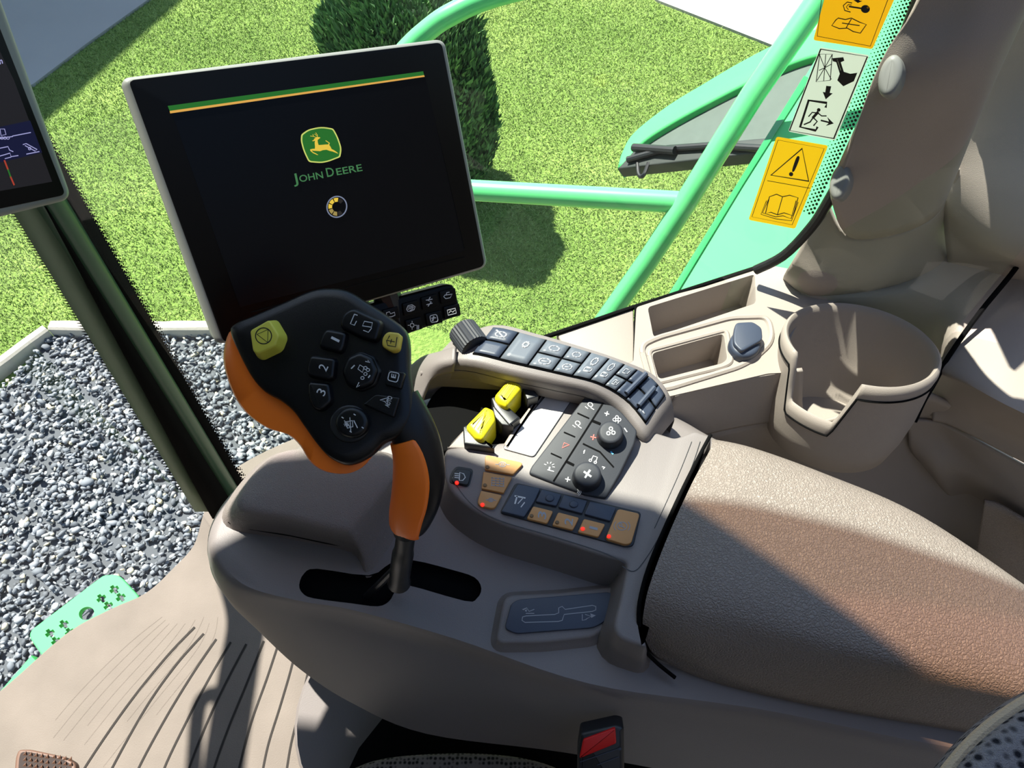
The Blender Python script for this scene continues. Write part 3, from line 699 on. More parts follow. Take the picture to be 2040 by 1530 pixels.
#PART2
# ================================================================== ARMREST CONSOLE
CO = P(1000, 1150, .58)
con = thing('armrest_console', CO, 'warm grey armrest console with control keys, gear slot and padded elbow rest', 'console')
Apx = [(460, 1165), (474, 1213), (520, 1262), (600, 1335), (700, 1400), (850, 1462), (1130, 1500), (1450, 1560), (2100, 1700), (2300, 1400), (2040, 1300), (1600, 1060), (1440, 980), (1360, 930), (1200, 850), (985, 840), (800, 940), (660, 1000), (560, 1050), (490, 1110)]
Bpx = [(414, 1075), (428, 1135), (480, 1186), (590, 1213), (700, 1232), (900, 1290), (1170, 1385), (1500, 1440), (2100, 1530), (2300, 1300), (2040, 1200), (1600, 960), (1425, 875), (1345, 830), (1180, 745), (960, 735), (770, 830), (610, 885), (505, 943), (440, 1010)]
Cpx = [(432, 1075), (446, 1125), (494, 1169), (597, 1197), (706, 1216), (905, 1272), (1175, 1362), (1500, 1410), (2080, 1500), (2250, 1300), (2030, 1215), (1600, 980), (1425, 895), (1340, 845), (1180, 760), (965, 750), (778, 842), (620, 897), (516, 955), (457, 1018)]
LA = smooth([P(u, v, .585) for u, v in Apx], 6, True); LB = smooth([P(u, v, .688) for u, v in Bpx], 6, True); LC = smooth([P(u, v, .703) for u, v in Cpx], 6, True)
cen = sum(LB, Vector())/len(LB)
def mixl(a, b_, t, out=0, dz=0):
    r = []
    for p, q in zip(a, b_):
        w = p.lerp(q, t); d = Vector((w.x-cen.x, w.y-cen.y, 0)).normalized(); r.append(w+d*out+Vector((0, 0, dz)))
    return r
LA0 = [p.lerp(Vector((cen.x, cen.y, p.z)), .06)+Vector((0, 0, -.012)) for p in LA]
k = MB(); k.rings([LA0, LA, mixl(LA, LB, .35, .004), mixl(LA, LB, .7, .005), mixl(LA, LB, .92, .002), LB, mixl(LB, LC, .35, -.0002, .004), mixl(LB, LC, .7, 0, .0025), LC])
hous = k.build('housing', m_house, con, sharp=50, recalc=True)
slot = sm2([(596, 1165), (606, 1142), (632, 1133), (735, 1146), (778, 1122), (822, 1116), (900, 1135), (945, 1150), (959, 1172), (950, 1192), (925, 1197), (800, 1163), (786, 1180), (775, 1198), (752, 1208), (700, 1202), (625, 1192), (603, 1182)], 3)
cut = MB(); cut.prism(Z(.703), slot, .05, -.06, 0); co = cut.build('cutter', m_void, None, recalc=True)
# correct the slot outline for the cutter being projected at its top: rebuild straight down from the surface
bpy.data.objects.remove(co); cut = MB(); pts = [P(u, v, .703) for u, v in slot]
cut.rings([[p+Vector((0, 0, -.06)) for p in pts], [p+Vector((0, 0, .05)) for p in pts]]); co = cut.build('cutter', m_void, None, recalc=True)
md = hous.modifiers.new('b', 'BOOLEAN'); md.operation = 'DIFFERENCE'; md.solver = 'EXACT'; md.object = co; md.material_mode = 'TRANSFER'
bpy.context.view_layer.update(); dg = bpy.context.evaluated_depsgraph_get()
nm = bpy.data.meshes.new_from_object(hous.evaluated_get(dg)); hous.modifiers.clear(); hous.data = nm; bpy.data.objects.remove(co)
for p in hous.data.polygons: p.use_smooth = True
hous.data.set_sharp_from_angle(angle=math.radians(40))

# raised deck carrying the key banks
deckp = [(886, 893, 12), (960, 884, 6), (1010, 880), (1095, 765, 10), (1180, 768), (1250, 805), (1300, 858), (1345, 872), (1385, 857), (1420, 869), (1395, 930), (1335, 1055), (1290, 1155, 30), (1277, 1235, 30), (1290, 1292), (1215, 1268, 40), (1236, 1190, 30), (1250, 1120, 14), (1215, 1112, 30), (1100, 1075, 40), (1005, 1048, 40), (948, 1022, 30), (900, 985, 40), (882, 945, 20)]
k = MB(); k.prism(Z(0), rnd(deckp, 8, 5), .742, .698, .0035, 0, .010); k.build('deck', m_house, con, sharp=50)
# scooped lip in front of the keys
DK = Z(.742)
k = MB(); k.line(DK, sm2([(1395, 880), (1372, 945), (1318, 1060), (1283, 1118), (1262, 1138), (1240, 1128)], 6, False), 1.6, .0003); k.line(DK, sm2([(1378, 880), (1350, 950), (1304, 1052)], 5, False), 1.3, .0003); k.line(DK, sm2([(897, 948), (935, 1000), (990, 1035), (1100, 1068), (1200, 1100), (1246, 1122)], 5, False), 1.3, .0003)
k.build('deck_seams', m_black, con)
# decal plinth
k = MB(); k.prism(Z(0), rnd([(1003, 1184, 20), (1120, 1178), (1228, 1166, 16), (1222, 1235, 30), (1190, 1270, 26), (1080, 1282, 20), (985, 1283, 20)], 12, 6), .7115, .700, .003, 0, .006); k.build('decal_plinth', m_house, con, sharp=50)
DP = Z(.7125); k = MB(); k.prism(DP, rnd([(1032, 1194), (1212, 1179), (1222, 1184), (1212, 1232, 22), (1186, 1250, 18), (1028, 1262), (1005, 1252), (1018, 1203)], 9, 6), .0012, -.002, .0006, 0)
D = lambda pts, w=1.8, c=False: k.line(DP, pts, w, .0014, 1, c)
D([(1040, 1236), (1041, 1229), (1048, 1227), (1105, 1224), (1113, 1221), (1113, 1211), (1120, 1208), (1126, 1214), (1180, 1206), (1187, 1208), (1187, 1215), (1180, 1218), (1124, 1224), (1120, 1236), (1112, 1238), (1046, 1240)], 1.7, True)
D([(1044, 1216), (1050, 1212), (1054, 1218), (1064, 1214)], 1.5); D([(1048, 1222), (1064, 1222)], 1.5); k.fill(DP, [(1040, 1214), (1050, 1210), (1049, 1219)], .0014, 1)
D([(1160, 1224), (1160, 1236), (1168, 1234)], 1.5); D([(1166, 1224), (1178, 1228), (1168, 1233)], 1.5); k.fill(DP, [(1176, 1222), (1187, 1226), (1178, 1231)], .0014, 1)
k.build('decal_plate', [m_navy, m_grey], con)
# thin margin printed line of the decal
k = MB(); k.prism(Z(.706), slot, 0, 0, 0) if False else None

# slot liner (black insert added so the slot reads as deep dark)
k = MB() ; pts = [P(u, v, .703)-Vector((0, 0, .0)) for u, v in slot]
k.rings([[p+Vector((0, 0, -.0595)) for p in pts], [p+Vector((0, 0, -.010)) for p in pts]], cap1=True); k.build('slot_liner', m_void, con)

# wrist pad beside the joystick
def loftpx(k, loops, n=5, m=0, **kw): k.rings([smooth([P(u, v, z) for u, v in L], n, True) for L, z in loops], m, **kw)
k = MB()
loftpx(k, [([(450, 1052), (462, 985), (535, 915), (640, 893), (770, 903), (822, 950), (812, 1040), (738, 1150), (700, 1104), (580, 1078)], .700),
           ([(454, 1040), (468, 978), (540, 908), (645, 892), (772, 902), (808, 940), (790, 1010), (732, 1106), (698, 1092), (580, 1066)], .711),
           ([(468, 1030), (484, 968), (550, 905), (652, 891), (765, 902), (793, 935), (776, 985), (722, 1074), (690, 1082), (578, 1056)], .730),
           ([(478, 1016), (492, 962), (556, 903), (656, 891), (760, 902), (789, 935), (772, 975), (712, 1048), (680, 1062), (576, 1038)], .7425),
           ([(485, 1010), (500, 960), (562, 905), (660, 893), (754, 904), (783, 936), (766, 973), (706, 1040), (675, 1053), (576, 1030)], .7455),
           ([(500, 1002), (515, 962), (572, 912), (662, 900), (745, 911), (772, 938), (755, 971), (700, 1030), (670, 1042), (578, 1020)], .7468),
           ([(560, 975), (575, 955), (610, 935), (665, 928), (710, 935), (725, 950), (715, 970), (690, 992), (660, 1000), (610, 990)], .7480)], n=6)
k.build('wrist_pad', m_leather2, con, sharp=60)
k = MB(); k.tube([P(u, v, z)+(CAM-P(u, v, z)).normalized()*.0008 for u, v, z in [(455, 1040, .71), (500, 1054, .709), (580, 1067, .709), (650, 1082, .709), (700, 1090, .709), (726, 1086, .712)]], .0008, 6); k.build('pad_seam', m_void, con)

# elbow pad
rows = [[(1422, 880, .735), (1500, 900, .735), (1640, 955, .735), (1830, 1045, .735), (2060, 1190, .735), (2200, 1300, .735)],
        [(1418, 875, .758), (1500, 893, .762), (1645, 945, .764), (1830, 1025, .766), (2060, 1180, .768), (2200, 1290, .768)],
        [(1415, 895, .768), (1500, 925, .773), (1640, 985, .776), (1820, 1075, .778), (2060, 1225, .779), (2200, 1340, .779)],
        [(1380, 960, .770), (1470, 1005, .777), (1610, 1075, .780), (1790, 1160, .781), (2060, 1290, .782), (2250, 1400, .782)],
        [(1334, 1060, .769), (1430, 1110, .776), (1570, 1170, .779), (1750, 1240, .780), (2060, 1350, .781), (2280, 1450, .781)],
        [(1296, 1160, .763), (1390, 1195, .769), (1530, 1240, .772), (1720, 1300, .774), (2060, 1395, .775), (2290, 1480, .775)],
        [(1283, 1215, .752), (1370, 1250, .756), (1510, 1285, .758), (1700, 1335, .760), (2060, 1420, .762), (2290, 1500, .762)],
        [(1281, 1255, .737), (1360, 1290, .738), (1500, 1322, .740), (1700, 1368, .742), (2060, 1445, .744), (2290, 1520, .744)],
        [(1292, 1288, .722), (1370, 1322, .720), (1500, 1360, .720), (1700, 1400, .722), (2060, 1470, .724), (2290, 1540, .724)],
        [(1310, 1310, .712), (1385, 1345, .708), (1510, 1380, .708), (1700, 1418, .710), (2060, 1482, .712), (2290, 1550, .712)],
        [(1335, 1320, .700), (1400, 1352, .698), (1520, 1385, .698), (1700, 1422, .700), (2060, 1485, .702), (2290, 1550, .702)]]
pg = patch(rows, 6, 5)
# closing front end: fold down along first column
for r in pg:
    p = r[0]; r.insert(0, p+Vector((.004, 0, -.006))); r.insert(0, Vector((p.x+.005, p.y, p.z-.03)))
k = MB(); k.grid(pg); k.build('elbow_pad', m_leather, con, sharp=70, solid=.008)
k = MB(); k.tube(smooth([P(u, v, z) for u, v, z in [(1416, 866, .748), (1395, 905, .748), (1355, 985, .748), (1308, 1090, .748), (1283, 1160, .745), (1272, 1225, .745), (1283, 1288, .730), (1306, 1318, .718), (1345, 1350, .712)]], 5), .0015, 8); k.build('pad_gap', m_void, con)
# side body below the pad
rows = [[(1250, 1290, .705), (1330, 1322, .704), (1420, 1355, .7), (1600, 1400, .7), (1850, 1440, .7), (2290, 1530, .7)],
        [(1225, 1345, .672), (1320, 1380, .668), (1420, 1400, .668), (1600, 1440, .668), (1850, 1480, .668), (2290, 1570, .668)],
        [(1190, 1400, .65), (1310, 1430, .645), (1420, 1455, .64), (1600, 1500, .64), (1850, 1550, .64), (2290, 1640, .64)],
        [(1180, 1440, .61), (1270, 1462, .61), (1380, 1520, .60), (1600, 1600, .60), (1850, 1650, .60), (2290, 1750, .60)]]
k = MB(); k.grid(patch(rows, 5, 5)); k.build('side_skirt', m_house, con, sharp=60, solid=.006)

# ---- curved key arm
T_ = [((905, 672), (862, 722), 0.7620), ((985, 646), (928, 718), 0.7760), ((1070, 664), (1015, 738), 0.7770), ((1160, 690), (1108, 758), 0.7750), ((1238, 716), (1182, 776), 0.7700), ((1303, 746), (1238, 812), 0.7590), ((1336, 790), (1284, 868), 0.7500), ((1344, 835), (1300, 890), 0.7280)]
def T3(t, s):
    """point on the arm: t along 0..7, s across 0 far .. 1 near"""
    fa = smooth([P(*a, z) for a, b_, z in T_], 10); nb = smooth([P(*b_, z) for a, b_, z in T_], 10)
    i = min(max(t, 0)*10, len(fa)-1.001); j = int(i); f_ = i-j
    a = fa[j].lerp(fa[j+1], f_); b_ = nb[j].lerp(nb[j+1], f_); return a.lerp(b_, s)
ts = [i/5 for i in range(36)]
row = lambda s, dz: [T3(t, s)+Vector((0, 0, dz)) for t in ts]
k = MB(); k.grid([row(-.02, -.05), row(-.03, -.006), row(0, -.001), row(.06, 0), row(.5, .0015), row(.94, 0), row(1., -.0015), row(1.04, -.008), row(1.0, -.028), row(.8, -.034), row(.5, -.036)])
k.build('key_arm', m_house, con, sharp=50)
k = MB(); k.grid([row(1.02, -.012), row(1.035, -.0135), row(1.02, -.015)]); k.build('arm_shadow_gap', m_black, con)
# under-arm wall and black well
k = MB()
k.grid(patch([[(838, 745, .752), (880, 735, .758), (960, 742, .764), (1040, 760, .750)],
              [(836, 800, .71), (880, 790, .71), (960, 790, .71), (1040, 790, .715)]], 4, 3)); k.build('inner_wall', m_house, con, solid=.003)
k = MB(); k.prism(Z(0), sm2([(828, 900), (846, 815), (880, 768), (940, 745), (1000, 745), (1070, 760), (1085, 772), (1060, 800), (1000, 870), (970, 898), (890, 898)], 4), .728, .700, .002); k.build('lever_well', m_void, con)
# front cheek of the arm (warm grey hood left of the well)
k = MB(); k.grid(patch([[(800, 745, .72), (838, 712, .745), (875, 700, .765), (905, 690, .778)], [(806, 800, .715), (835, 745, .748), (868, 724, .768), (905, 722, .776)], [(818, 860, .705), (838, 800, .735), (862, 755, .755), (905, 742, .762)]], 5, 4)); k.build('front_cheek', m_house, con, sharp=60, solid=.003)
# surround under the levers, light grey
k = MB(); k.prism(Z(0), rnd([(1003, 884), (1024, 850), (1062, 800), (1080, 768), (1095, 765), (1010, 895)], 4), .744, .70, .002); k.prism(Z(0), rnd([(890, 892), (930, 850), (945, 862), (990, 893)], 3), .7405, .70, .001); k.build('lever_surround', m_plas, con)
# label insert plate
k = MB(); k.prism(DK, rnd([(1104, 768), (1150, 780), (1063, 910), (1001, 893)], 7), .0012, -.002, .0006); k.line(DK, rnd([(1104, 768), (1150, 780), (1063, 910), (1001, 893)], 7), 1.4, .0010, 1, True); k.build('label_insert', [m_label, m_black], con)

# ---- levers
def lever(grip, finA, finB, z):
    k = MB(); k.prism(Z(z), rnd(finA, 3), .002, -.03, .0015); lv = k.build('lever_plate', m_black, con)
    k = MB(); k.prism(Z(z), rnd(grip, 6, 5), .010, -.018, .005, prof=4)
    cx = sum(p[0] for p in grip)/len(grip); cy = sum(p[1] for p in grip)/len(grip)
    for d in (-7, 0, 7): k.line(Z(z), [(cx-11+d, cy+14+d*.4), (cx+7+d, cy-12+d*.4)], 1.4, .0103, 1)
    g = k.build('lever_grip', [m_yel, mat('grip_groove', srgb(170, 150, 20), .5)], lv); return lv
ORG_CO = ORG[con.name]
l1 = lever([(927, 846), (966, 806), (984, 814), (988, 836), (962, 874), (948, 870)], [(922, 849), (934, 845), (986, 893), (924, 884)], None, .749)
l2 = lever([(984, 786), (1018, 746), (1034, 750), (1040, 772), (1010, 808), (994, 800)], [(978, 792), (990, 788), (1037, 832), (1015, 848), (984, 812)], None, .752)
k = MB(); k.prism(Z(.751), rnd([(1030, 746), (1042, 748), (1074, 789), (1050, 796), (1040, 772)], 3), .004, -.04, .001); k.build('lever_fin', m_black, con)
k = MB(); k.prism(Z(.749), rnd([(980, 806), (992, 812), (1024, 850), (1000, 846), (985, 830)], 3), .004, -.04, .001); k.build('lever_fin', m_black, con)

# ---- keypad on the arm
cols = [0, .13, .26, .37, .47, .57, .66, .74, .82, .91, 1.0]
def arm_uv(t, s): return T3(1.05+t*4.75, .12+s*.72)
kp = MB(); kp.grid([[arm_uv(t/20, s)+Vector((0, 0, .0012+.0004)) for t in range(21)] for s in (0, .33, .66, 1)]); kpo = kp.build('keypad', m_void, con, solid=.002)
def armkey(t0, t1, s0, s1, icon=None, m=m_key_lit, col=0):
    k = MB(); g = .008; n = 4
    t0 += g*.6; t1 -= g*.6; s0 += .035; s1 -= .035
    h = lambda a, b_: .0028 if 0 < a < n and 0 < b_ < n else .0016
    k.grid([[arm_uv(t0+(t1-t0)*j/n, s0+(s1-s0)*i/n)+Vector((0, 0, .0030)) for j in range(n+1)] for i in range(n+1)])
    if icon:
        def f(x, y): return arm_uv(t0+(t1-t0)*x, s0+(s1-s0)*y)+Vector((0, 0, .0033))
        for st in icon:
            st = [Vector(p) for p in st]
            for a, b_ in zip(st, st[1:]):
                d = (b_-a).normalized(); q = Vector((-d.y, d.x))*.035
                k.add([f(*(a+q)), f(*(b_+q)), f(*(b_-q)), f(*(a-q))], [(0, 1, 2, 3)], 1)
    return k.build('key', [m, m_grey], kpo, solid=.0018)
sq = [(.3, .3), (.7, .3), (.7, .7), (.3, .7), (.3, .3)]
ring = lambda cx=.5, cy=.5, r=.2, n=8: [(cx+r*math.cos(2*math.pi*i/n), cy+r*math.sin(2*math.pi*i/n)) for i in range(n+1)]
for i in range(10):  # end keys take darker slate as painted shade, middle keys sunlit grey
    t0, t1 = cols[i], cols[i+1]
    if i == 0: armkey(t0, t1, 0, .5, [ring(r=.22), [(.2, .2), (.8, .8)]], m_navy); armkey(t0, t1, .5, 1, None, m_navy)
    elif i == 1: armkey(t0, t1, 0, 1, [ring(.5, .35, .1)])
    elif i in (2, 3): armkey(t0, t1, 0, .5, [ring(.5, .5, .22)]); armkey(t0, t1, .5, 1, [ring(.5, .5, .25), [(.35, .5), (.65, .5)]])
    elif i in (4, 5): armkey(t0, t1, 0, 1, [ring(.5, .3, .16), [(.3, .6), (.7, .6), (.7, .75), (.3, .75), (.3, .6)]])
    elif i == 6: armkey(t0, t1, 0, .5, [sq]); armkey(t0, t1, .5, 1, [sq, [(.4, .45), (.6, .45), (.6, .55), (.4, .6)]])
    elif i == 7: armkey(t0, t1, 0, .5, None, m_navy); armkey(t0, t1, .5, 1, None, m_navy)
    else: armkey(t0, t1, 0, .5, None, m_navy); armkey(t0, t1, .5, 1, [[(.3, .8), (.6, .8)]] if i == 9 else None, m_navy)
k = MB(); k.tube([arm_uv(.80, .05)+Vector((0, 0, .005)), arm_uv(.80, .9)+Vector((0, 0, .005))], .0022, 8); k.tube([arm_uv(.905, .2)+Vector((0, 0, .005)), arm_uv(.905, .9)+Vector((0, 0, .005))], .0022, 8); k.build('ridge', m_navy, kpo)
# knurled thumb wheel
k = MB(); c0, c1 = P(906, 684, .786), P(950, 668, .780); c0 = P(914, 690, .775); c1 = P(946, 676, .775)
ax = (c1-c0).normalized(); 
ax = (P(960, 700, .775)-P(925, 652, .775)).normalized(); cc = P(934, 675, .774); ax = Vector((ax.x, ax.y, 0)).normalized(); yv = Vector((0, 0, 1)); xv = ax.cross(yv)
rs = []
for t, r_ in ((-.012, .8), (-.011, 1), (.011, 1), (.012, .8)):
    rs.append([cc+ax*t+(xv*math.cos(a)+yv*math.sin(a))*(.0125*r_*(1+(.05 if (i % 2) else 0))) for i, a in enumerate([2*math.pi*j/56 for j in range(56)])])
k.rings(rs); k.build('thumb_wheel', m_clim, con, sharp=20)

# ---- climate and radio panel
CP = plane3(P(1065, 935, .745), P(1210, 990, .745), P(1190, 790, .757))
k = MB(); k.prism(CP, rnd([(1170, 784), (1200, 792), (1240, 822), (1270, 858), (1264, 885), (1235, 945), (1207, 993), (1165, 986), (1110, 966), (1053, 944), (1058, 930)], 6), 0, -.006, .0015)
L = lambda pts, w=2, c=False, m=1: k.line(CP, pts, w, .0004, m, c)
for p in ([(1203, 800), (1103, 958)],): L(p, 3.2, m=3)
L([(1151, 823), (1173, 833)], 2.6, m=3); L([(1124, 861), (1145, 870)], 2.6, m=3); L([(1098, 903), (1118, 912)], 2.6, m=3); L([(1180, 838), (1195, 844)], 5, m=3); L([(1128, 919), (1142, 926)], 5, m=3); L([(1162, 884), (1195, 900), (1222, 930)], 3, m=3)
def plus(x, y, s, m=1): L([(x-s, y-1), (x+s, y+1)], 2, m=m); L([(x+1, y-s), (x-1, y+s)], 2, m=m)
plus(1209, 824, 4); plus(1182, 871, 5, 2); plus(1131, 955, 4.5)
L([(1244, 853), (1249, 860)], 2); L([(1196, 883), (1206, 889)], 1.8); L([(1217, 900), (1221, 904)], 3, m=4)
for dx, dy in ((0, -5), (5, 0), (0, 5), (-5, 0)): k.line(CP, ell(1229+dx, 836+dy, 3, 3, 0, 8), 1.4, .0004, 1, True)
L([(1163, 899), (1165, 896), (1163, 903)], 2); L([(1200, 930), (1205, 931), (1202, 934)], 2)
L([(1178, 916), (1182, 908), (1190, 911), (1187, 920)], 1.8); k.line(CP, ell(1176, 917, 2.5, 2.5, 0, 8), 1.6, .0004, 1, True); k.line(CP, ell(1186, 921, 2.5, 2.5, 0, 8), 1.6, .0004, 1, True)
L([(1124, 882), (1134, 886), (1120, 892)], 1.8, True, 2)
for c0, c1 in ((1176, 806), (1151, 843)):
    k.line(CP, ell(c0, c1, 5, 4, 30, 10), 1.6, .0004, 1, True); L([(c0-10, c1+4), (c0-5, c1+8)], 1.4); L([(c0+1, c1+6), (c0+7, c1+10)], 1.6)
L([(1091, 936), (1103, 939)], 1.6); L([(1095, 931), (1094, 936)], 3); 
for a in range(5): L([(1094+7*math.cos(math.radians(-150+a*40)), 929+6*math.sin(math.radians(-150+a*40))), (1094+11*math.cos(math.radians(-150+a*40)), 929+9*math.sin(math.radians(-150+a*40)))], 1.3)
for r_ in (4, 7, 10): k.line(CP, [(1148+r_*math.cos(math.radians(a)), 978+r_*math.sin(math.radians(a))) for a in range(-60, 61, 20)], 1.5, .0004, 1)
cpo = k.build('climate_panel', [m_clim, m_white, m_redp, m_void, m_bluep], con)
for cx, cy, r_ in ((1217, 860, 25), (1170, 944, 28)):
    k = MB(); k.prism(CP, ell(cx, cy, r_, r_*.92, 0, 40), .011, .0, .0025, flare=.001, prof=4)
    cpt = lambda pts, w=2.4: k.line(CP, pts, w, .0112, 1)
    if r_ == 25:
        for dx, dy in ((0, -6), (5, 2), (-5, 3)): k.line(CP, ell(cx+dx, cy+dy, 3.4, 3.4, 0, 8), 2, .0112, 1, True)
    else: cpt([(cx-6, cy-4), (cx+7, cy+5)], 4); cpt([(cx+5, cy-7), (cx-4, cy+7)], 4)
    k.build('knob', [m_clim, m_white], cpo)

# ---- headlight key
k = MB(); k.prism(DK, rnd([(908, 928), (944, 934), (934, 971), (894, 962), (897, 944)], 9, 5), .0006, -.002, .0003); k.build('key_recess', m_black, con)
def push(poly, m, h=.0035, r=5, extra=None, led=None, lm=None, name='push_key'):
    k = MB(); k.prism(DK, rnd(poly, r, 4), h, -.001, .0007)
    if extra: extra(k, h+.0002)
    o = k.build(name, [m, m_grey, m_white, m_black], con)
    if led:
        q = MB(); q.prism(DK, ell(*led, 4, 3.6, 0, 12), h+.0008, h-.0005, .0003); q.build('indicator_light', lm or m_amber, o)
    return o
def ic_lamp(k, h):
    for y in (-4, 0, 4): k.line(DK, [(906, 947+y), (914, 948+y)], 1.7, h, 2)
    k.line(DK, [(916, 941), (924, 944), (927, 951), (922, 957), (915, 957)], 1.8, h, 2, True)
push([(911, 932), (940, 937), (932, 967), (899, 960), (901, 945)], m_black, .003, 7, ic_lamp, (910, 961), m_led)
# ---- ochre keys, left trio
def swirl(x, y, s=5): return lambda k, h: (k.line(DK, ell(x, y, s, s*.7, 0, 12), 1.5, h, 1, True), k.line(DK, ell(x, y, s*.4, s*.3, 0, 8), 1.5, h, 1, True), k.line(DK, [(x-s*2, y), (x-s, y)], 1.4, h, 1), k.line(DK, [(x+s, y), (x+s*2, y+1)], 1.4, h, 1))
def grille(x, y): return lambda k, h: [k.line(DK, [(x-12, y-8+i*5), (x+12, y-6+i*5)], 1.3, h, 1) for i in range(4)]+[k.line(DK, [(x-12+i*8, y-9), (x-13+i*8, y+8)], 1.3, h, 1) for i in range(4)]
push([(966, 905, 9), (1044, 922, 9), (1022, 945, 2), (966, 935, 2)], m_ochre, .003, 3, swirl(1001, 925, 7), (971, 930))
push([(963, 939), (1020, 950), (1003, 982), (959, 973)], m_ochre, .003, 2, grille(992, 960), (966, 966))
push([(958, 977), (1000, 986), (985, 1014, 9), (949, 1006, 12)], m_ochre, .003, 3, swirl(978, 996, 5), (961, 1005), m_led)
# ---- wide bank
k = MB(); k.prism(DK, rnd([(1027, 961), (1100, 978), (1278, 1020), (1262, 1088), (1246, 1090), (995, 1022)], 8), .0012, -.002, .0006); k.build('bank_recess', m_black, con)
def ic_unload(k, h):
    k.line(DK, [(1026, 988), (1046, 992)], 3, h, 2); k.line(DK, [(1030, 989), (1026, 1003)], 3, h, 2); k.line(DK, [(1042, 992), (1032, 1003)], 1.8, h, 2); k.line(DK, [(1045, 1001), (1038, 1010)], 2, h, 2)
push([(1031, 964), (1077, 972), (1064, 1000), (1044, 1030), (998, 1019)], m_navy, .004, 4, ic_unload)
for a in ([(1079, 974), (1119, 985), (1108, 1008), (1067, 999)], [(1123, 985), (1170, 997), (1160, 1023), (1112, 1010)], [(1175, 998), (1228, 1011), (1216, 1038), (1164, 1024)]):
    c_ = (sum(p[0] for p in a)/4+2, sum(p[1] for p in a)/4)
    push(a, m_navy, .0034, 3, (lambda k, h, c_=c_: k.prism(DK, ell(c_[0], c_[1], 9, 7, 0, 16), h+.001, h-.001, .0008)) if a[0][0] < 1170 else None)
def digit(t, x, y, w=7): return lambda k, h: k.text(DK, t, (x+8, y+w+1), (x+8+w*.25, y-w+1), (x-8, y+w-3), h, 1, .01)
push([(1062, 1008), (1102, 1018), (1090, 1043), (1049, 1033)], m_ochre, .0036, 4, digit('3', 1079, 1027), (1059, 1027))
push([(1112, 1020), (1154, 1031), (1141, 1056), (1100, 1046)], m_ochre, .0036, 4, digit('2', 1132, 1040), (1110, 1040))
push([(1163, 1033), (1206, 1044), (1192, 1070), (1151, 1060)], m_ochre, .0036, 4, digit('1', 1182, 1053, 2.5), (1161, 1053), m_led)
def ic_park(k, h):
    k.line(DK, ell(1239, 1048, 10, 8, 0, 16), 1.4, h, 1, True); k.text(DK, 'P', (1244, 1052), (1245, 1044), (1233, 1048), h, 1)
    for s in (-1, 1): k.line(DK, [(1239+16*s*math.cos(math.radians(a)), 1048+13*s*math.sin(math.radians(a))) for a in range(-40, 41, 20)], 1.3, h, 1)
push([(1231, 1013), (1275, 1023), (1258, 1082), (1246, 1085), (1206, 1073)], m_ochre, .0045, 7, ic_park, (1213, 1068), m_led)

# pedestal under the console
k = MB(); k.tube([P(790, 1430, .0), P(790, 1430, .012), P(790, 1430, .014), P(790, 1430, .45)], [.16, .155, .115, .10], 36)
pd_ = k.build('pedestal', m_house, con)

# ================================================================== JOYSTICK
joy = thing('joystick', P(800, 1130, .70), 'black and orange multi-function joystick grip standing in the console slot', 'joystick')
hc = PD(650, 760, .452); HP = Plane(hc, Vector((-.10, -.42, .90)))
face = sm2([(456, 660), (468, 642), (500, 628), (560, 602), (615, 578), (650, 572), (690, 577), (732, 602), (778, 632), (806, 656), (814, 685), (815, 735), (822, 790), (820, 835), (795, 868), (764, 882), (740, 905), (712, 922), (685, 926), (655, 912), (630, 885), (605, 850), (585, 822), (560, 800), (525, 780), (500, 752), (478, 712)], 4)
orange = sm2([(459, 664), (480, 662), (510, 652), (550, 630), (595, 607), (640, 598), (675, 600), (708, 618), (755, 648), (785, 668), (795, 695), (800, 738), (806, 790), (804, 828), (785, 862), (760, 878), (742, 908), (718, 934), (690, 944), (652, 940), (622, 922), (600, 888), (575, 866), (533, 852), (490, 820), (462, 772), (448, 715)], 4)
def loopHP(poly, h): return [HP.pt(u, v, h) for u, v in poly]
fc = HP.pt(650, 750, 0)
def shrink(loop, s, dz=0):
    c = sum(loop, Vector())/len(loop); return [c+(p-c)*s+HP.n*dz for p in loop]
F0 = loopHP(face, 0); O0 = loopHP(orange, -.006)
# slightly domed black face
k = MB()
k.rings([shrink(F0, .985, -.0095), shrink(F0, 1.0, -.006), shrink(F0, 1.0, -.003), shrink(F0, .985, -.0005), shrink(F0, .955, .0012), shrink(F0, .86, .0024), shrink(F0, .5, .0034), shrink(F0, .2, .0036)])
k.build('face_shell', m_black2, joy, sharp=60)
k = MB()
O1 = loopHP(orange, -.016)
k.rings([shrink(O1, .35, -.026), shrink(O1, .7, -.022), shrink(O1, .9, -.013), shrink(O1, .985, -.004), shrink(O1, 1.0, .002), shrink(O0, .995, .0), shrink(F0, .985, -.0045), shrink(F0, .95, -.005)])
k.build('palm_shell', m_orange, joy, sharp=60)
k = MB(); pl_ = Plane(HP.pt(505, 800, -.02), (CAM-HP.pt(505, 800, -.02)).normalized()+Vector((-.5, -.2, -.1))); k.fill(pl_, ell(506, 799, 8, 8), .002); k.build('screw_hole', mat('deep_orange_hole', srgb(150, 50, 12), .6), joy)
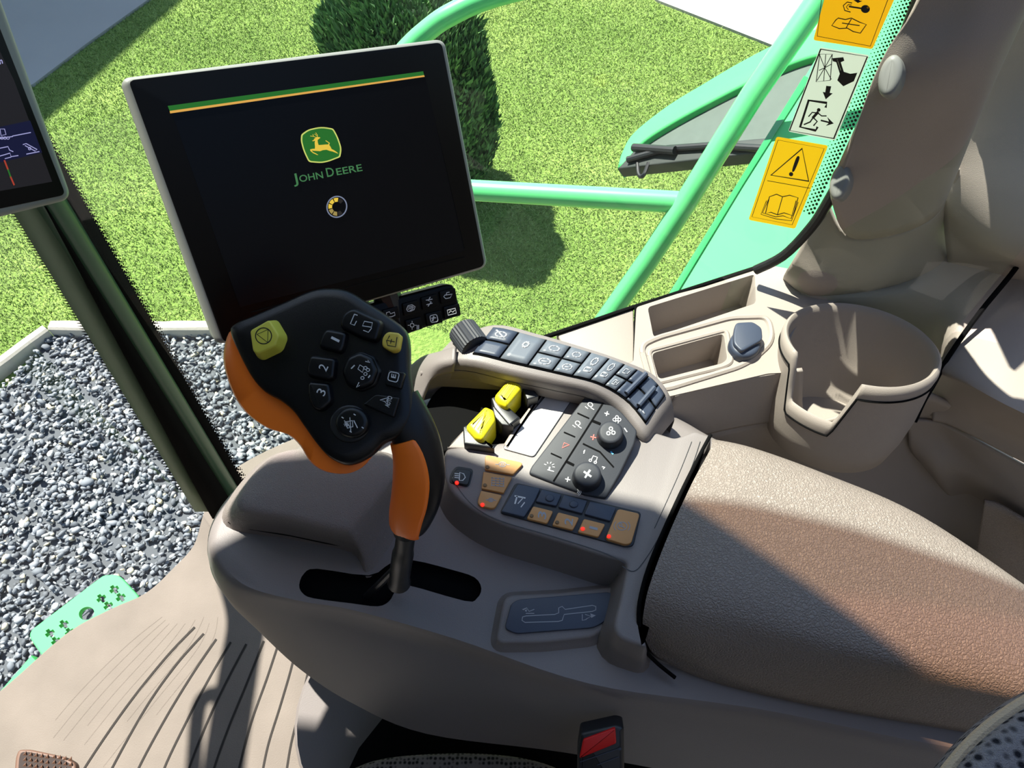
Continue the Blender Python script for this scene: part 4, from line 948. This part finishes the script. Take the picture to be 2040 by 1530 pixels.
# neck, orange in front and black behind
npts = [(792, 800, .452, 46, 30), (818, 848, .452, 46, 30), (834, 895, .455, 47, 30), (838, 945, .46, 49, 32), (832, 990, .466, 47, 31), (822, 1025, .473, 42, 28), (814, 1050, .479, 34, 24), (811, 1060, .481, 24, 18)]
cl = smooth([Vector((a, b_, c_)) for a, b_, c_, d_, e_ in npts], 4); rr = smooth([Vector((d_, e_, 0)) for a, b_, c_, d_, e_ in npts], 4)
def neckring(i, sc_=1):
    u, v, dd_ = cl[i]; p = PD(u, v, dd_); a = PD(*cl[max(i-1, 0)]); b_ = PD(*cl[min(i+1, len(cl)-1)])
    t = (b_-a).normalized(); x = t.cross((CAM-p).normalized()).normalized(); y = x.cross(t)   # x: right in the picture
    if x.x < 0: x, y = -x, y
    rx = rr[i].x*dd_/F*sc_; ry = rr[i].y*dd_/F*sc_
    return [p+x*rx*math.cos(a_)+y*ry*math.sin(a_) for a_ in [2*math.pi*j/40 for j in range(40)]]
rings_ = [neckring(i) for i in range(len(cl))]
k = MB(); k.rings(rings_, mf=lambda kk, i: 0); kb = k
# the orange front shell sits a little proud of the black stem on the side towards the pad
def sector(i, a0, a1, sc_):
    u, v, dd_ = cl[i]; p = PD(u, v, dd_); full = neckring(i, sc_); n = 18
    c = p; out = []
    a = PD(*cl[max(i-1, 0)]); b_ = PD(*cl[min(i+1, len(cl)-1)]); t = (b_-a).normalized(); x = t.cross((CAM-p).normalized()).normalized(); y = x.cross(t)
    if x.x < 0: x = -x
    rx = rr[i].x*dd_/F*sc_; ry = rr[i].y*dd_/F*sc_
    s_ = 1 if y.dot(CAM-p) > 0 else -1
    return [p+x*rx*math.cos(q)+y*s_*ry*math.sin(q) for q in [math.radians(a0+(a1-a0)*j/n) for j in range(n+1)]]
k.build('stem', m_black2, joy, sharp=60)
k = MB(); NN = len(cl)
lo_i = [i for i in range(NN) if cl[i].y > 868]
rws = []
for i in lo_i:
    f_ = (i-lo_i[0])/(len(lo_i)-1); a0 = 62 + (1-f_)**4*30 - (f_**6)*50
    rws.append([p for p in sector(i, a0, 265, 1.025)])
k.grid([sector(lo_i[0], 100, 262, .9)]+rws+[sector(lo_i[-1], 5, 265, .6)]); k.build('finger_grip', m_orange, joy, sharp=80, solid=.0015)
# shaft below the grip
k = MB(); k.tube(smooth([PD(810, 1052, .478), PD(806, 1085, .49), PD(800, 1120, .505), PD(795, 1160, .53)], 4), [.0068]*6+[.0078]*6+[.009], 20); k.build('shaft', m_black, joy)
k = MB(); k.tube([PD(811, 1048, .478), PD(810, 1062, .481)], .009, 20); k.build('shaft_collar', m_black, joy)
k = MB(); k.tube([PD(800, 1120, .505), PD(760, 1160, .535), PD(730, 1188, .56)], .003, 10); k.build('rod', m_black, joy)
# keys on the face
def jkey(poly, m, h, b=.0012, r=5, extra=None, base=.001, name='key', mats=None, flare=0):
    k = MB(); k.prism(HP, rnd(poly, r, 4), h, base, b, flare=flare, prof=4)
    if extra: extra(k, h+.00015)
    return k.build(name, mats or [m, m_white, m_blackp], joy, sharp=50)
jl = lambda k, h, pts, w=2, m=1, c=False: k.line(HP, pts, w, h, m, c)
jkey([(497, 658), (536, 636), (556, 668), (548, 690), (512, 706), (503, 700)], m_yelbtn, .012, .0015, 6, lambda k, h: (k.line(HP, ell(525, 669, 16, 16), 2, h, 2, True), k.line(HP, [(512, 666), (534, 656), (533, 682)], 2, h, 2, True)), flare=.0028)
jkey([(771, 660), (797, 663), (792, 696), (780, 701), (760, 690), (761, 672)], m_yel2, .0095, .0015, 7, lambda k, h: (jl(k, h, [(776, 669), (771, 678), (786, 681)], 1.8, 2), jl(k, h, [(770, 678), (772, 688), (788, 691), (791, 672)], 1.8, 2), jl(k, h, [(780, 676), (778, 684)], 1.5, 2)))
def num(t, x, y): return lambda k, h: k.text(HP, t, (x-5, y+8), (x+6, y+4) if t == '1' else (x+9, y+3), (x-9, y-8), h, 1)
def numr(t, x, y, w=9): return lambda k, h: k.text(HP, t, (x+8-w*.22, y+4+w*.45), (x+8+w*.22, y+4-w*.45), (x-8-w*.22, y-4+w*.45), h, 1)
jkey([(648, 655), (690, 663), (684, 692), (678, 702), (634, 690), (638, 672)], m_black2, .0075, .002, 8, numr('1', 668, 676, 5), flare=.0015)
jkey([(617, 708), (668, 714), (664, 752), (655, 757), (612, 748), (611, 730)], m_black2, .0075, .002, 8, numr('2', 644, 732, 11), flare=.0015)
jkey([(613, 760), (655, 764), (660, 800), (640, 818), (622, 812), (613, 785)], m_black2, .0075, .002, 8, numr('3', 640, 781, 11), flare=.0015)
jkey([(676, 650), (682, 625), (702, 613), (760, 640), (750, 680), (720, 672)], m_black2, .0072, .002, 10, lambda k, h: (jl(k, h, [(706, 626), (698, 645), (706, 648), (710, 640)], 1.8), jl(k, h, [(712, 628), (706, 626)], 1.8), jl(k, h, [(726, 640), (742, 643), (740, 652), (722, 649)], 1.8, 1, True), jl(k, h, [(740, 654), (734, 662), (724, 658)], 1.6)), flare=.0015)
def hat1(k, h):
    jl(k, h, [(713, 735), (717, 727), (725, 732), (722, 742)], 1.8, 1, True)
    for x, y in ((722, 753), (728, 745), (733, 737), (728, 733)): k.line(HP, ell(x, y, 3.4, 3, 0, 8), 1.6, h, 1, True)
    jl(k, h, [(728, 720), (737, 722), (733, 718)], 1.6); jl(k, h, [(715, 762), (710, 772), (716, 768)], 1.6); jl(k, h, [(700, 734), (706, 728)], 2.4); jl(k, h, [(737, 748), (734, 752)], 2.4)
jkey(ell(716, 738, 36, 38, 0, 8), m_black2, .0085, .003, 8, hat1, flare=.002, name='thumb_switch')
jkey([(774, 736), (806, 742), (798, 775), (766, 766)], m_black2, .006, .001, 4, lambda k, h: (k.line(HP, rnd([(776, 740), (796, 744), (791, 762), (772, 757)], 5), 1.8, h, 1, True), k.text(HP, 'E', (788, 754), (789, 746), (779, 752), h, 1, .02)))
jkey([(748, 785), (796, 792), (784, 832), (722, 806)], m_black2, .006, .001, 5, lambda k, h: (jl(k, h, [(757, 797), (774, 792), (771, 806), (767, 800)], 1.8, 1, True), k.text(HP, 'AUTO', (775, 812), (782, 791), (766, 809), h, 1, .01)))
jkey(ell(696, 844, 40, 38, 0, 40), m_black, .0045, .0015, 0, None, name='switch_ring')
def hat2(k, h):
    jl(k, h, [(690, 840), (702, 838), (703, 850), (692, 853)], 2, 1, True); jl(k, h, [(697, 832), (699, 860)], 1.6); jl(k, h, [(705, 838), (712, 852)], 2); jl(k, h, [(686, 838), (697, 850)], 1.6)
    for a in range(4): jl(k, h, [(690+5*math.cos(a*.8), 845+5*math.sin(a*.8)), (690-5*math.cos(a*.8), 845-5*math.sin(a*.8))], 1.3)
    for x, y in ((706, 826), (722, 852), (698, 860), (682, 832)): jl(k, h, [(x-1, y-1), (x+2, y+1)], 2)
jkey(ell(699, 841, 33, 31, 0, 36), m_black2, .0095, .003, 0, hat2, name='thumb_switch')

# ================================================================== LARGE DISPLAY
sc_ = .45
tl, tr, br, bl = PD(240, 155, sc_), PD(888, 76, sc_*1.225), PD(975, 533, sc_*1.382), PD(432, 690, sc_*1.157)
MP = plane3(tl, tr, bl)
dis = thing('large_display', MP.pt(700, 640, -.02), 'large dark touch display with green and yellow start screen, above the joystick', 'display')
fr = [(240, 155), (888, 76), (975, 533), (432, 690)]
k = MB(); k.prism(MP, rnd(fr, 20, 8), 0, -.016, .004, prof=5); k.build('bezel', m_bezel, dis, sharp=50)
ins = [(256, 160), (880, 84), (966, 530), (446, 683)]
k = MB(); k.prism(MP, rnd(ins, 12, 6), .0008, -.002, .0004); k.build('frame', m_frame, dis)
SH = .0012
k = MB(); k.fill(MP, [(338, 212), (845, 143), (925, 500), (478, 612)], SH, 0); scr = k.build('screen', m_scr, dis)
h = SH+.0003; k = MB()
k.fill(MP, [(334, 211), (843, 142), (845, 150), (338, 221)], h, 0); k.fill(MP, [(338, 221), (845, 149.5), (846, 153), (339, 226)], h, 1)
k.build('header_bar', [m_eg, m_eo], scr)
k = MB()
badge = rnd([(600, 268, 3), (613, 258, 30), (640, 252, 30), (664, 256, 4), (673, 272, 30), (681, 296, 20), (678, 313, 3), (655, 322, 30), (640, 325, 30), (615, 323, 5), (604, 300, 30), (599, 280, 20)], 5, 4)
k.fill(MP, badge, h, 0)
cx, cy = 640, 289
inb = [(cx+(x-cx)*.93, cy+(y-cy)*.93) for x, y in badge]; k.fill(MP, inb, h+.0002, 1)
# leaping deer
z_ = lambda pts: [(560+x/6.955, 230+y/6.955) for x, y in pts]
dh = h+.0004
k.fill(MP, z_([(455, 325), (495, 298), (530, 300), (545, 308), (525, 325), (505, 340), (510, 380), (520, 410), (560, 408), (620, 402), (660, 402), (680, 425), (700, 465), (730, 480), (775, 510), (792, 530), (760, 518), (715, 500), (670, 490), (630, 475), (580, 480), (540, 495), (495, 492), (450, 490), (425, 482), (440, 505), (480, 525), (515, 545), (500, 548), (440, 520), (405, 490), (402, 470), (440, 462), (468, 462), (470, 430), (465, 380), (470, 350), (440, 358), (430, 350), (455, 340)]), dh, 2)
k.line(MP, z_([(490, 305), (445, 290), (405, 285)]), 1, dh, 2); k.line(MP, z_([(450, 292), (440, 262)]), 1, dh, 2); k.line(MP, z_([(500, 305), (505, 275), (480, 240)]), 1, dh, 2); k.line(MP, z_([(500, 285), (465, 258)]), .9, dh, 2)
k.line(MP, z_([(655, 405), (665, 380), (620, 350)]), 1.5, dh, 2); k.line(MP, z_([(665, 405), (672, 385), (640, 362)]), 1, dh, 2)
k.build('emblem', [m_eyl, m_eg, m_ey], scr)
k = MB(); jx = lambda x: (560+x/6.955)
def word(t, x0, y0, x1, y1, cap): k.text(MP, t, (jx(x0), 230+y0/6.955), (jx(x1), 230+y1/6.955), (jx(x0)-cap*.22/6.955, 230+(y0-cap)/6.955), h, 0, .01)
word('J', 175, 945, 240, 930, 130); word('OHN', 262, 925, 588, 866, 92); word('D', 640, 852, 742, 836, 120); word('EERE', 775, 828, 1130, 766, 92)
k.build('lettering', m_et, scr)
k = MB(); k.line(MP, ell(671, 412, 19.5, 21, 20, 36), 2.4, h, 0, True)
for i, c_ in enumerate((1, 1, 1, 2, 2, 3, 3, 3, 3)):
    a0 = -80 - i*40 ; seg = []
    for a in (a0, a0-16, a0-33): seg.append((671+17*math.cos(math.radians(a)), 412+18*math.sin(math.radians(a))))
    for a in (a0-33, a0-16, a0): seg.append((671+9.5*math.cos(math.radians(a)), 412+10*math.sin(math.radians(a))))
    if c_ < 3: k.fill(MP, seg, h, c_)
    elif i in (5, 8): k.fill(MP, seg, h, 3)
k.build('loading_ring', [m_erim, m_ey, m_edg, E('lit_ring_dark', srgb(50, 46, 44), .6)], scr)
# lower edge strip
k = MB(); k.line(MP, [(500, 622), (925, 512)], 2, .0011, 0); k.line(MP, [(845, 150), (925, 495)], 2, .0011, 0); k.build('screen_edge_line', m_void, dis)
# stand behind the display
k = MB(); k.tube(smooth([MP.pt(690, 420, -.02), MP.pt(700, 590, -.04), P(735, 740, .75), P(740, 800, .70)], 4), .014, 14); k.build('stand_arm', m_black, dis)
k = MB(); k.prism(MP, rnd([(560, 300), (800, 270), (850, 460), (620, 520)], 10), -.016, -.035, .004); k.build('rear_housing', m_black, dis)
# shortcut key bar below
BP = Plane(MP.pt(850, 600, -.006), MP.n+Vector((0, -.15, .25)))
bar = thing('shortcut_key_bar', BP.pt(800, 640, -.01), 'black bar of shortcut keys mounted just below the large display', 'key panel')
k = MB(); k.prism(BP, rnd([(700, 615), (890, 566, 16), (905, 568, 14), (919, 618, 14), (912, 630, 10), (720, 700)], 8, 5), 0, -.014, .003); k.build('housing', m_frame, bar, sharp=50)
def barkey(x, y, ic):
    k = MB(); k.prism(BP, rnd([(x-17, y-9), (x+15, y-17), (x+19, y+7), (x-13, y+16)], 3), .0022, -.001, .0008)
    l = lambda pts, w=1.7, c=False: k.line(BP, [(x+a, y+b_) for a, b_ in pts], w, .0024, 1, c)
    if ic == 0: l([(-8, 4), (-8, -4), (-2, -6), (0, -2), (8, -5), (9, 1), (2, 4)], 1.7, True)
    if ic == 1: l([(-8, 2), (-5, -5), (3, -7), (9, -3), (7, 3), (0, 6), (-6, 6)], 1.6, True); l([(-5, 2), (6, -2)]); l([(-4, -2), (4, -4)]); l([(-1, 5), (5, 1)])
    if ic == 2: l([(2, -10), (-2, -3), (4, -1), (-2, 8)]); l([(-6, -4), (6, -6)]); l([(-5, 5), (6, 2)])
    if ic == 3: l([(-8, 1), (-4, 5), (5, 3), (9, -4), (-6, -2)], 1.7, True); l([(-3, -3), (-2, -7), (3, -8)])
    if ic == 4: l(ell(-3, 0, 4, 4, 0, 8), 1.6, True); [l([(-3+6*math.cos(a), 6*math.sin(a)), (-3+8*math.cos(a), 8*math.sin(a))], 1.4) for a in (0, 1.57, 3.14, 4.71)]; l([(7, 0), (7, 8)]); l([(10, 0), (10, 8)])
    if ic == 5: l(rnd([(-8, -6), (6, -9), (9, 5), (-5, 8)], 4, 3), 1.7, True); l([(-2, 4), (0, -4)], 3); l([(-4, -1), (4, -2)], 2)
    if ic == 6: l([(-9, -3), (7, -7), (9, 3), (-7, 7)], 1.6, True); l([(-5, 2), (-2, -2), (2, 1), (6, -3)], 1.6)
    k.build('key', [m_frame, m_white], bar)
for x, y, ic in ((778, 627, 0), (818, 614, 1), (855, 602, 2), (892, 590, 3), (784, 660, 0), (824, 648, 4), (864, 635, 5), (900, 621, 6), (742, 640, 1), (748, 672, 2)): barkey(x, y, ic)
k = MB(); k.tube([BP.pt(790, 640, -.012), MP.pt(760, 560, -.02)], .012, 10); k.build('bracket', m_black, bar)

# ================================================================== SECOND DISPLAY, left edge
a, b_, c_ = PD(143, 392, .50), PD(0, 15, .455), PD(-300, 480, .41)
TP = plane3(a, b_, c_)
d2 = thing('small_display', TP.pt(20, 420, -.01), 'grey-edged display cut off by the left border of the photo', 'display')
k = MB(); k.prism(TP, rnd([(147, 396, 24), (-2, -20), (-20, -70), (-520, 20), (-380, 510), (-40, 442)], 4, 8), 0, -.018, .004, prof=4); k.build('bezel', m_bezel, d2, sharp=50)
k = MB(); k.prism(TP, rnd([(131, 388, 12), (-14, 20), (-36, -50), (-500, 40), (-370, 490), (-40, 424)], 4, 6), .0006, -.001, .0003); k.build('frame', m_frame, d2)
k = MB(); k.fill(TP, [(104, 362), (28, 160), (-60, -20), (-300, 20), (-240, 440), (-20, 384)], .0008, 0); s2 = k.build('screen', m_ek, d2)
k = MB(); k.fill(TP, [(-10, 255), (60, 240), (84, 304), (-10, 326)], .001, 0); k.build('icon_field', m_en, s2)
k = MB(); l = lambda pts, w=1.8, c=False, m=0: k.line(TP, pts, w, .0012, m, c)
l([(0, 257), (9, 257), (12, 268), (2, 270)], 1.6, True); l([(-4, 276), (25, 272)], 1.8); l([(25, 271), (61, 264)], 1.8)
for x in (-2, 4, 10, 16): l(ell(x, 275, 3, 2.5, 0, 7), 1.4, True)
l([(-4, 296), (16, 292), (19, 299), (26, 302)], 1.8); l([(-4, 312), (20, 305), (22, 312), (36, 310)], 1.8); l([(10, 316), (22, 313)], 1.6)
l([(46, 288), (52, 286), (74, 298), (70, 301), (50, 290)], 1.7); l(ell(59, 296, 2.6, 2.6, 0, 8), 1.5, True); l([(53, 307), (78, 302)], 1.8)
k.text(TP, 'n', (0, 128), (6, 126), (-2, 120), .0012, 0, .02)
k.build('screen_icons', [m_ew, m_er, m_eg], s2); k = MB(); l([(9, 320), (16, 338)], 3.2, m=1); l([(16, 338), (21, 352)], 3, m=2); l([(21, 352), (28, 368)], 3.2, m=1)
k.build('status_bar', [m_ew, m_er, m_eg], s2)
k = MB(); k.tube([TP.pt(-150, 200, -.02), TP.pt(-150, 200, -.02)+Vector((-.25, .05, -.2))], .012, 10); k.build('mount_arm', m_black, d2)

# ================================================================== SIDE CONSOLE (right)
sc = thing('side_console', P(1600, 900, .45), 'beige moulded side console along the window with open trays', 'console')
# top surface with two pockets cut in
top = [(1268, 612), (1500, 536), (1530, 528), (1575, 536, 10), (1640, 572, 20), (1715, 590, 4), (1640, 606, 30), (1586, 646, 30), (1566, 700, 20), (1568, 742, 4), (1530, 744), (1340, 788, 16), (1240, 812), (1150, 760), (1262, 720)]
from mathutils.geometry import tessellate_polygon
def tray(k, outer, holes, z, skirt, m=0):
    """flat moulded top with pockets: holes = [(pixel polygon, depth, taper)]"""
    def ccw(p):
        a = sum(p[i].cross(p[(i+1) % len(p)]).z for i in range(len(p))); return p if a > 0 else p[::-1]
    o_ = ccw([P(u, v, z) for u, v in outer]); hs = [ccw([P(u, v, z) for u, v in h[0]]) for h in holes]
    allp = [p for l_ in [o_]+hs for p in l_]; tri = tessellate_polygon([o_]+hs)
    tri = [t if (allp[t[1]]-allp[t[0]]).cross(allp[t[2]]-allp[t[0]]).z > 0 else t[::-1] for t in tri]
    k.add(allp, tri, m)
    k.rings([[p+Vector((0, 0, -skirt)) for p in o_], o_], m, False, False)
    for p_, h in zip(hs, holes):
        c_ = sum(p_, Vector())/len(p_); b = len(k.v)
        k.rings([[p.lerp(c_, h[2])+Vector((0, 0, -h[1])) for p in p_][::-1], [p.lerp(c_, .02)+Vector((0, 0, -.003)) for p in p_][::-1], p_[::-1]], m, False, False)
        k.add([p.lerp(c_, h[2])+Vector((0, 0, -h[1])) for p in p_], [tuple(range(len(p_)))], m)
k = MB(); tray(k, rnd(top, 5, 4), [(rnd([(1290, 612), (1504, 546), (1506, 604), (1302, 672)], 8), .045, .03), (rnd([(1298, 704), (1442, 664), (1449, 716), (1438, 724), (1312, 756)], 10), .04, .03)], .72, .06)
k.build('top_shell', m_plas2, sc, sharp=40)
k = MB(); q_ = rnd([(1291, 700), (1447, 658), (1457, 722), (1441, 731), (1307, 764)], 11, 5); q_ = [P(a, b_, .7195) for a, b_ in q_]; k.tube(q_+[q_[0]], .0026, 8); k.build('pocket_rim', m_plas2, sc)
q_ = rnd([(1276, 690), (1310, 674), (1455, 634), (1530, 632, 20), (1540, 680, 24), (1500, 716, 12), (1470, 732), (1330, 775, 16), (1300, 776, 14)], 16, 6); q_ = [P(a, b_, .7195) for a, b_ in q_]; k = MB(); k.tube(q_+[q_[0]], .0032, 8); k.build('tray_rim', m_plas2, sc)
k = MB(); k.grid(patch([[(1345, 790, .719), (1400, 774, .719), (1480, 756, .719), (1545, 745, .719), (1600, 740, .719)],
                        [(1340, 800, .712), (1400, 786, .712), (1480, 768, .712), (1545, 757, .712), (1600, 750, .712)],
                        [(1320, 866, .672), (1400, 846, .672), (1470, 830, .672), (1545, 818, .672), (1600, 815, .672)],
                        [(1320, 890, .655), (1400, 868, .655), (1470, 852, .655), (1545, 840, .655), (1620, 835, .655)]], 4, 4)); k.build('front_face', m_plas2, sc, sharp=60, solid=.004)
# lower well walls
k = MB(); k.grid(patch([[(1300, 880, .655), (1420, 862, .655), (1540, 835, .655), (1640, 842, .655), (1760, 800, .67), (1860, 790, .67), (2000, 880, .60)],
                        [(1300, 960, .55), (1420, 960, .55), (1540, 960, .55), (1650, 960, .55), (1780, 900, .56), (1880, 900, .56), (2060, 1010, .52)],
                        [(1300, 1120, .40), (1420, 1150, .40), (1540, 1180, .40), (1650, 1180, .40), (1800, 1140, .40), (1900, 1150, .40), (2120, 1300, .40)]], 5, 5)); k.build('well_wall', m_plas2, sc, sharp=60, solid=.004)
k = MB(); k.prism(Z(.45), [(1300, 900), (1760, 820), (2300, 1000), (2400, 1500), (1500, 1500)], 0, -.02, .002); k.build('well_floor', m_plas2, sc)
# end panel left of the trays
k = MB(); k.prism(Z(.715), rnd([(1108, 662), (1262, 612), (1264, 720), (1240, 730), (1150, 740)], 3), 0, -.02, .0015); k.build('end_panel', m_plas2, sc)
k = MB(); k.tube([P(1085, 672, .716), P(1180, 640, .716), P(1266, 611, .716), P(1400, 568, .72), P(1502, 535, .72)], .0024, 8); k.tube([P(1266, 611, .717), P(1263, 722, .717)], .0012, 6); k.build('edge_seal', m_void, sc)

# cup holder
cup = thing('cup_holder', P(1700, 870, .62), 'large round beige cup holder with a notched lip beside the window', 'cup holder')
cc = P(1713, 686, .745); axn = Vector((0, .30, 1)).normalized(); ux = Vector((1, 0, 0)); uy = axn.cross(ux)
RO = 149*(cc-CAM).dot(FW)/F
def notch(a):
    """drop of the lip at angle a (degrees, 0 = right, 90 = away)"""
    d = (a-222+180) % 360-180; w = 19
    if abs(d) < w: return .047
    if abs(d) < w+9: return .047*(1-(abs(d)-w)/9)
    return 0
def cupring(r, z, nk=0, n=144):
    out = []
    for i in range(n):
        a = 360*i/n; nd = notch(a)*nk; q = math.radians(a)
        out.append(cc+(ux*math.cos(q)+uy*math.sin(q))*r+axn*(z-nd))
    return out
k = MB(); rt_ = RO
k.rings([cupring(rt_*.70, -.112), cupring(rt_*.86, -.106), cupring(rt_*.94, -.082), cupring(rt_*.98, -.056), cupring(rt_*.985, -.012, 1), cupring(rt_*1.0, -.005, 1), cupring(rt_*.985, .001, 1), cupring(rt_*.95, .003, 1), cupring(rt_*.915, .001, 1), cupring(rt_*.90, -.006, 1), cupring(rt_*.88, -.056), cupring(rt_*.80, -.09), cupring(rt_*.70, -.102)])
k.build('cup_body', m_plas2, cup, sharp=60)
k = MB(); pts = cupring(rt_*.995, -.0115, 1); k.tube(pts+[pts[0]], .0009, 6); k.build('lip_seam', m_void, cup)

# 12 V socket cap
cap = thing('socket_cap', P(1487, 690, .714), 'dark grey rubber power socket cap between tray and cup holder', 'cap')
k = MB(); k.prism(Z(.73), ell(1487, 680, 32, 29, 0, 36), 0, -.018, .004, flare=.001); k.build('cap', m_navy, cap)
k = MB(); k.prism(Z(.731), rnd([(1462, 662), (1466, 642), (1500, 640), (1518, 652), (1520, 676), (1478, 700), (1462, 684)], 7), .003, -.002, .0015); k.build('pull_tab', m_navy, cap)

# right-hand trim panels behind the cup holder
side = thing('cab_side_trim', P(1950, 800, .5), 'beige and grey side trim behind the cup holder, split by a dark gap', 'panel')
k = MB(); k.grid(patch([[(1585, 545, .722), (1640, 570, .722), (1720, 570, .722), (1800, 556, .73), (1880, 510, .75), (1960, 500, .76), (2022, 520, .76)],
                        [(1600, 600, .712), (1650, 610, .712), (1740, 610, .712), (1830, 600, .72), (1890, 580, .73), (1940, 580, .735), (1990, 575, .74)],
                        [(1640, 720, .58), (1700, 730, .57), (1780, 745, .57), (1850, 745, .62), (1872, 740, .67), (1888, 722, .695), (1910, 700, .70)],
                        [(1640, 840, .52), (1680, 850, .52), (1740, 850, .52), (1800, 840, .55), (1830, 835, .60), (1845, 810, .63), (1862, 775, .65)]], 4, 5)); k.build('front_trim', m_plas2, side, sharp=60, solid=.004)
k = MB(); k.tube(smooth([P(*q)+(CAM-P(*q)).normalized()*.010 for q in [(2045, 505, .764), (2010, 552, .758), (1950, 625, .73), (1890, 710, .70), (1862, 762, .682), (1840, 800, .67), (1822, 840, .66)]], 4), .0024, 8); k.build('gap', m_void, side)
k = MB(); k.grid(patch([[(2014, 528, .752), (2090, 540, .76), (2200, 560, .76), (2400, 620, .76)],
                        [(1936, 636, .718), (2010, 660, .73), (2100, 690, .735), (2400, 800, .735)],
                        [(1868, 722, .698), (1935, 752, .715), (2050, 810, .725), (2400, 960, .725)],
                        [(1852, 750, .676), (1925, 775, .700), (2045, 835, .712), (2400, 1000, .71)],
                        [(1858, 800, .645), (1905, 820, .65), (2045, 880, .65), (2400, 1070, .65)],
                        [(1858, 838, .625), (1905, 853, .625), (2045, 925, .625), (2400, 1110, .62)]], 5, 5)); k.build('rear_trim', m_plas2, side, sharp=50, solid=.004)
k = MB(); k.grid(patch([[(1800, 838, .62), (1858, 840, .618), (1905, 858, .618), (2045, 930, .618), (2400, 1120, .61)],
                        [(1810, 860, .60), (1858, 870, .595), (1905, 892, .59), (2045, 990, .59), (2400, 1180, .58)],
                        [(1815, 900, .56), (1860, 930, .56), (1920, 950, .56), (2045, 1030, .56), (2400, 1230, .56)],
                        [(1860, 950, .50), (1890, 990, .50), (1950, 1000, .50), (2045, 1060, .50), (2400, 1260, .5)]], 5, 5)); k.build('lower_trim', m_plas2, side, sharp=60, solid=.004)
# grained pocket face at the far right
k = MB(); k.grid(patch([[(1962, 1000, .58), (1990, 1008, .58), (2060, 1050, .58), (2300, 1180, .58)], [(1950, 1060, .53), (1990, 1080, .53), (2060, 1110, .53), (2300, 1240, .53)], [(1940, 1140, .47), (1980, 1170, .47), (2060, 1230, .47), (2300, 1330, .47)]], 5, 4)); k.build('pocket_face', m_leather, side, solid=.004)
# dark rear wall panel, top right
k = MB(); k.grid(patch([[(2040, -60, 1.02), (2150, -100, 1.02), (2400, -150, 1.02)], [(1960, 170, .92), (2060, 150, .92), (2400, 100, .92)], [(1882, 370, .84), (2000, 400, .84), (2400, 450, .84)], [(1880, 440, .80), (2000, 500, .80), (2400, 600, .80)], [(1884, 490, .775), (2022, 530, .77), (2400, 640, .77)], [(1890, 540, .73), (2022, 590, .72), (2400, 720, .72)]], 5, 5))
wr = k.build('wall_right', m_plas2, sharp=60, solid=.006); struct(wr)

# ================================================================== SEAT, BELT BUCKLE
k = MB(); sr = []
for z, pts in ((.50, [(640, 1560), (740, 1520), (880, 1506), (1020, 1510), (1120, 1530), (1200, 1580)]),):
    pass
st = thing('driver_seat', P(930, 1600, .45), 'driver seat, woven dark cushion at bottom centre and dotted grey backrest in bottom right corner', 'seat')
k = MB(); k.grid(patch([[(650, 1570, .50), (740, 1530, .50), (880, 1512, .50), (1020, 1516, .50), (1130, 1545, .50), (1200, 1600, .50)],
                        [(655, 1560, .545), (745, 1516, .545), (880, 1502, .545), (1010, 1506, .545), (1110, 1532, .545), (1190, 1590, .545)],
                        [(680, 1580, .56), (760, 1540, .56), (880, 1525, .56), (1000, 1530, .56), (1090, 1550, .56), (1170, 1610, .56)],
                        [(720, 1760, .565), (790, 1740, .565), (880, 1720, .565), (980, 1730, .565), (1060, 1750, .565), (1140, 1780, .565)]], 6, 6)); k.build('cushion', m_fab2, st, sharp=80, solid=.01)
k = MB(); k.tube([P(930, 1640, .30), P(930, 1640, .5)], .12, 24); k.build('seat_base', m_void, st)
bk = st
k = MB()
bo_ = [(1795, 1620), (1850, 1545), (1905, 1478), (1965, 1425), (2040, 1378), (2140, 1340)]
k.grid(patch([[(u-6, v+10, .80) for u, v in bo_], [(u, v, .84) for u, v in bo_], [(u+22, v+14, .865) for u, v in bo_], [(u+60, v+45, .88) for u, v in bo_], [(u+200, v+220, .88) for u, v in bo_]], 6, 6)); bol = k.build('backrest', m_fab, bk, sharp=80, solid=.006); bol['label'] = 'rounded grey dotted-cloth backrest edge'
k = MB(); k.tube(smooth([P(u+24, v+12, .867) for u, v in bo_], 6), .0035, 10); k.build('piping', m_pipe, bol)
# buckle
bkl = thing('seat_belt_buckle', P(1195, 1520, .62), 'black seat belt buckle with red release button beneath the console', 'buckle')
UP_ = Plane(PD(1200, 1490, .50), Vector((-.1, -.5, .8)))
k = MB(); k.prism(UP_, rnd([(1156, 1462), (1228, 1446), (1243, 1450), (1245, 1600), (1148, 1600), (1150, 1500)], 6), 0, -.018, .003); k.build('buckle_body', m_black, bkl)
k = MB(); k.prism(UP_, rnd([(1162, 1474), (1226, 1451), (1228, 1482), (1154, 1512)], 4), .002, -.002, .001); k.build('release_button', m_red, bkl)
k = MB(); k.line(UP_, [(1156, 1518), (1236, 1490)], 1.6, .0006); k.line(UP_, [(1190, 1524), (1232, 1508)], 1.6, .0006); k.fill(UP_, ell(1235, 1492, 3, 3), .001); k.build('moulding_lines', m_navy, bkl)
# pale tag and dark under-frame
k = MB(); k.prism(Z(.42), rnd([(866, 1488), (893, 1487), (892, 1506), (861, 1506)], 3), .0, -.004, .001); tag(k.build('paper_tag', mat('pale_tag', srgb(226, 224, 196), .6), org=P(877, 1497, .42)), 'small pale cream tag between seat cushion and console', 'tag')
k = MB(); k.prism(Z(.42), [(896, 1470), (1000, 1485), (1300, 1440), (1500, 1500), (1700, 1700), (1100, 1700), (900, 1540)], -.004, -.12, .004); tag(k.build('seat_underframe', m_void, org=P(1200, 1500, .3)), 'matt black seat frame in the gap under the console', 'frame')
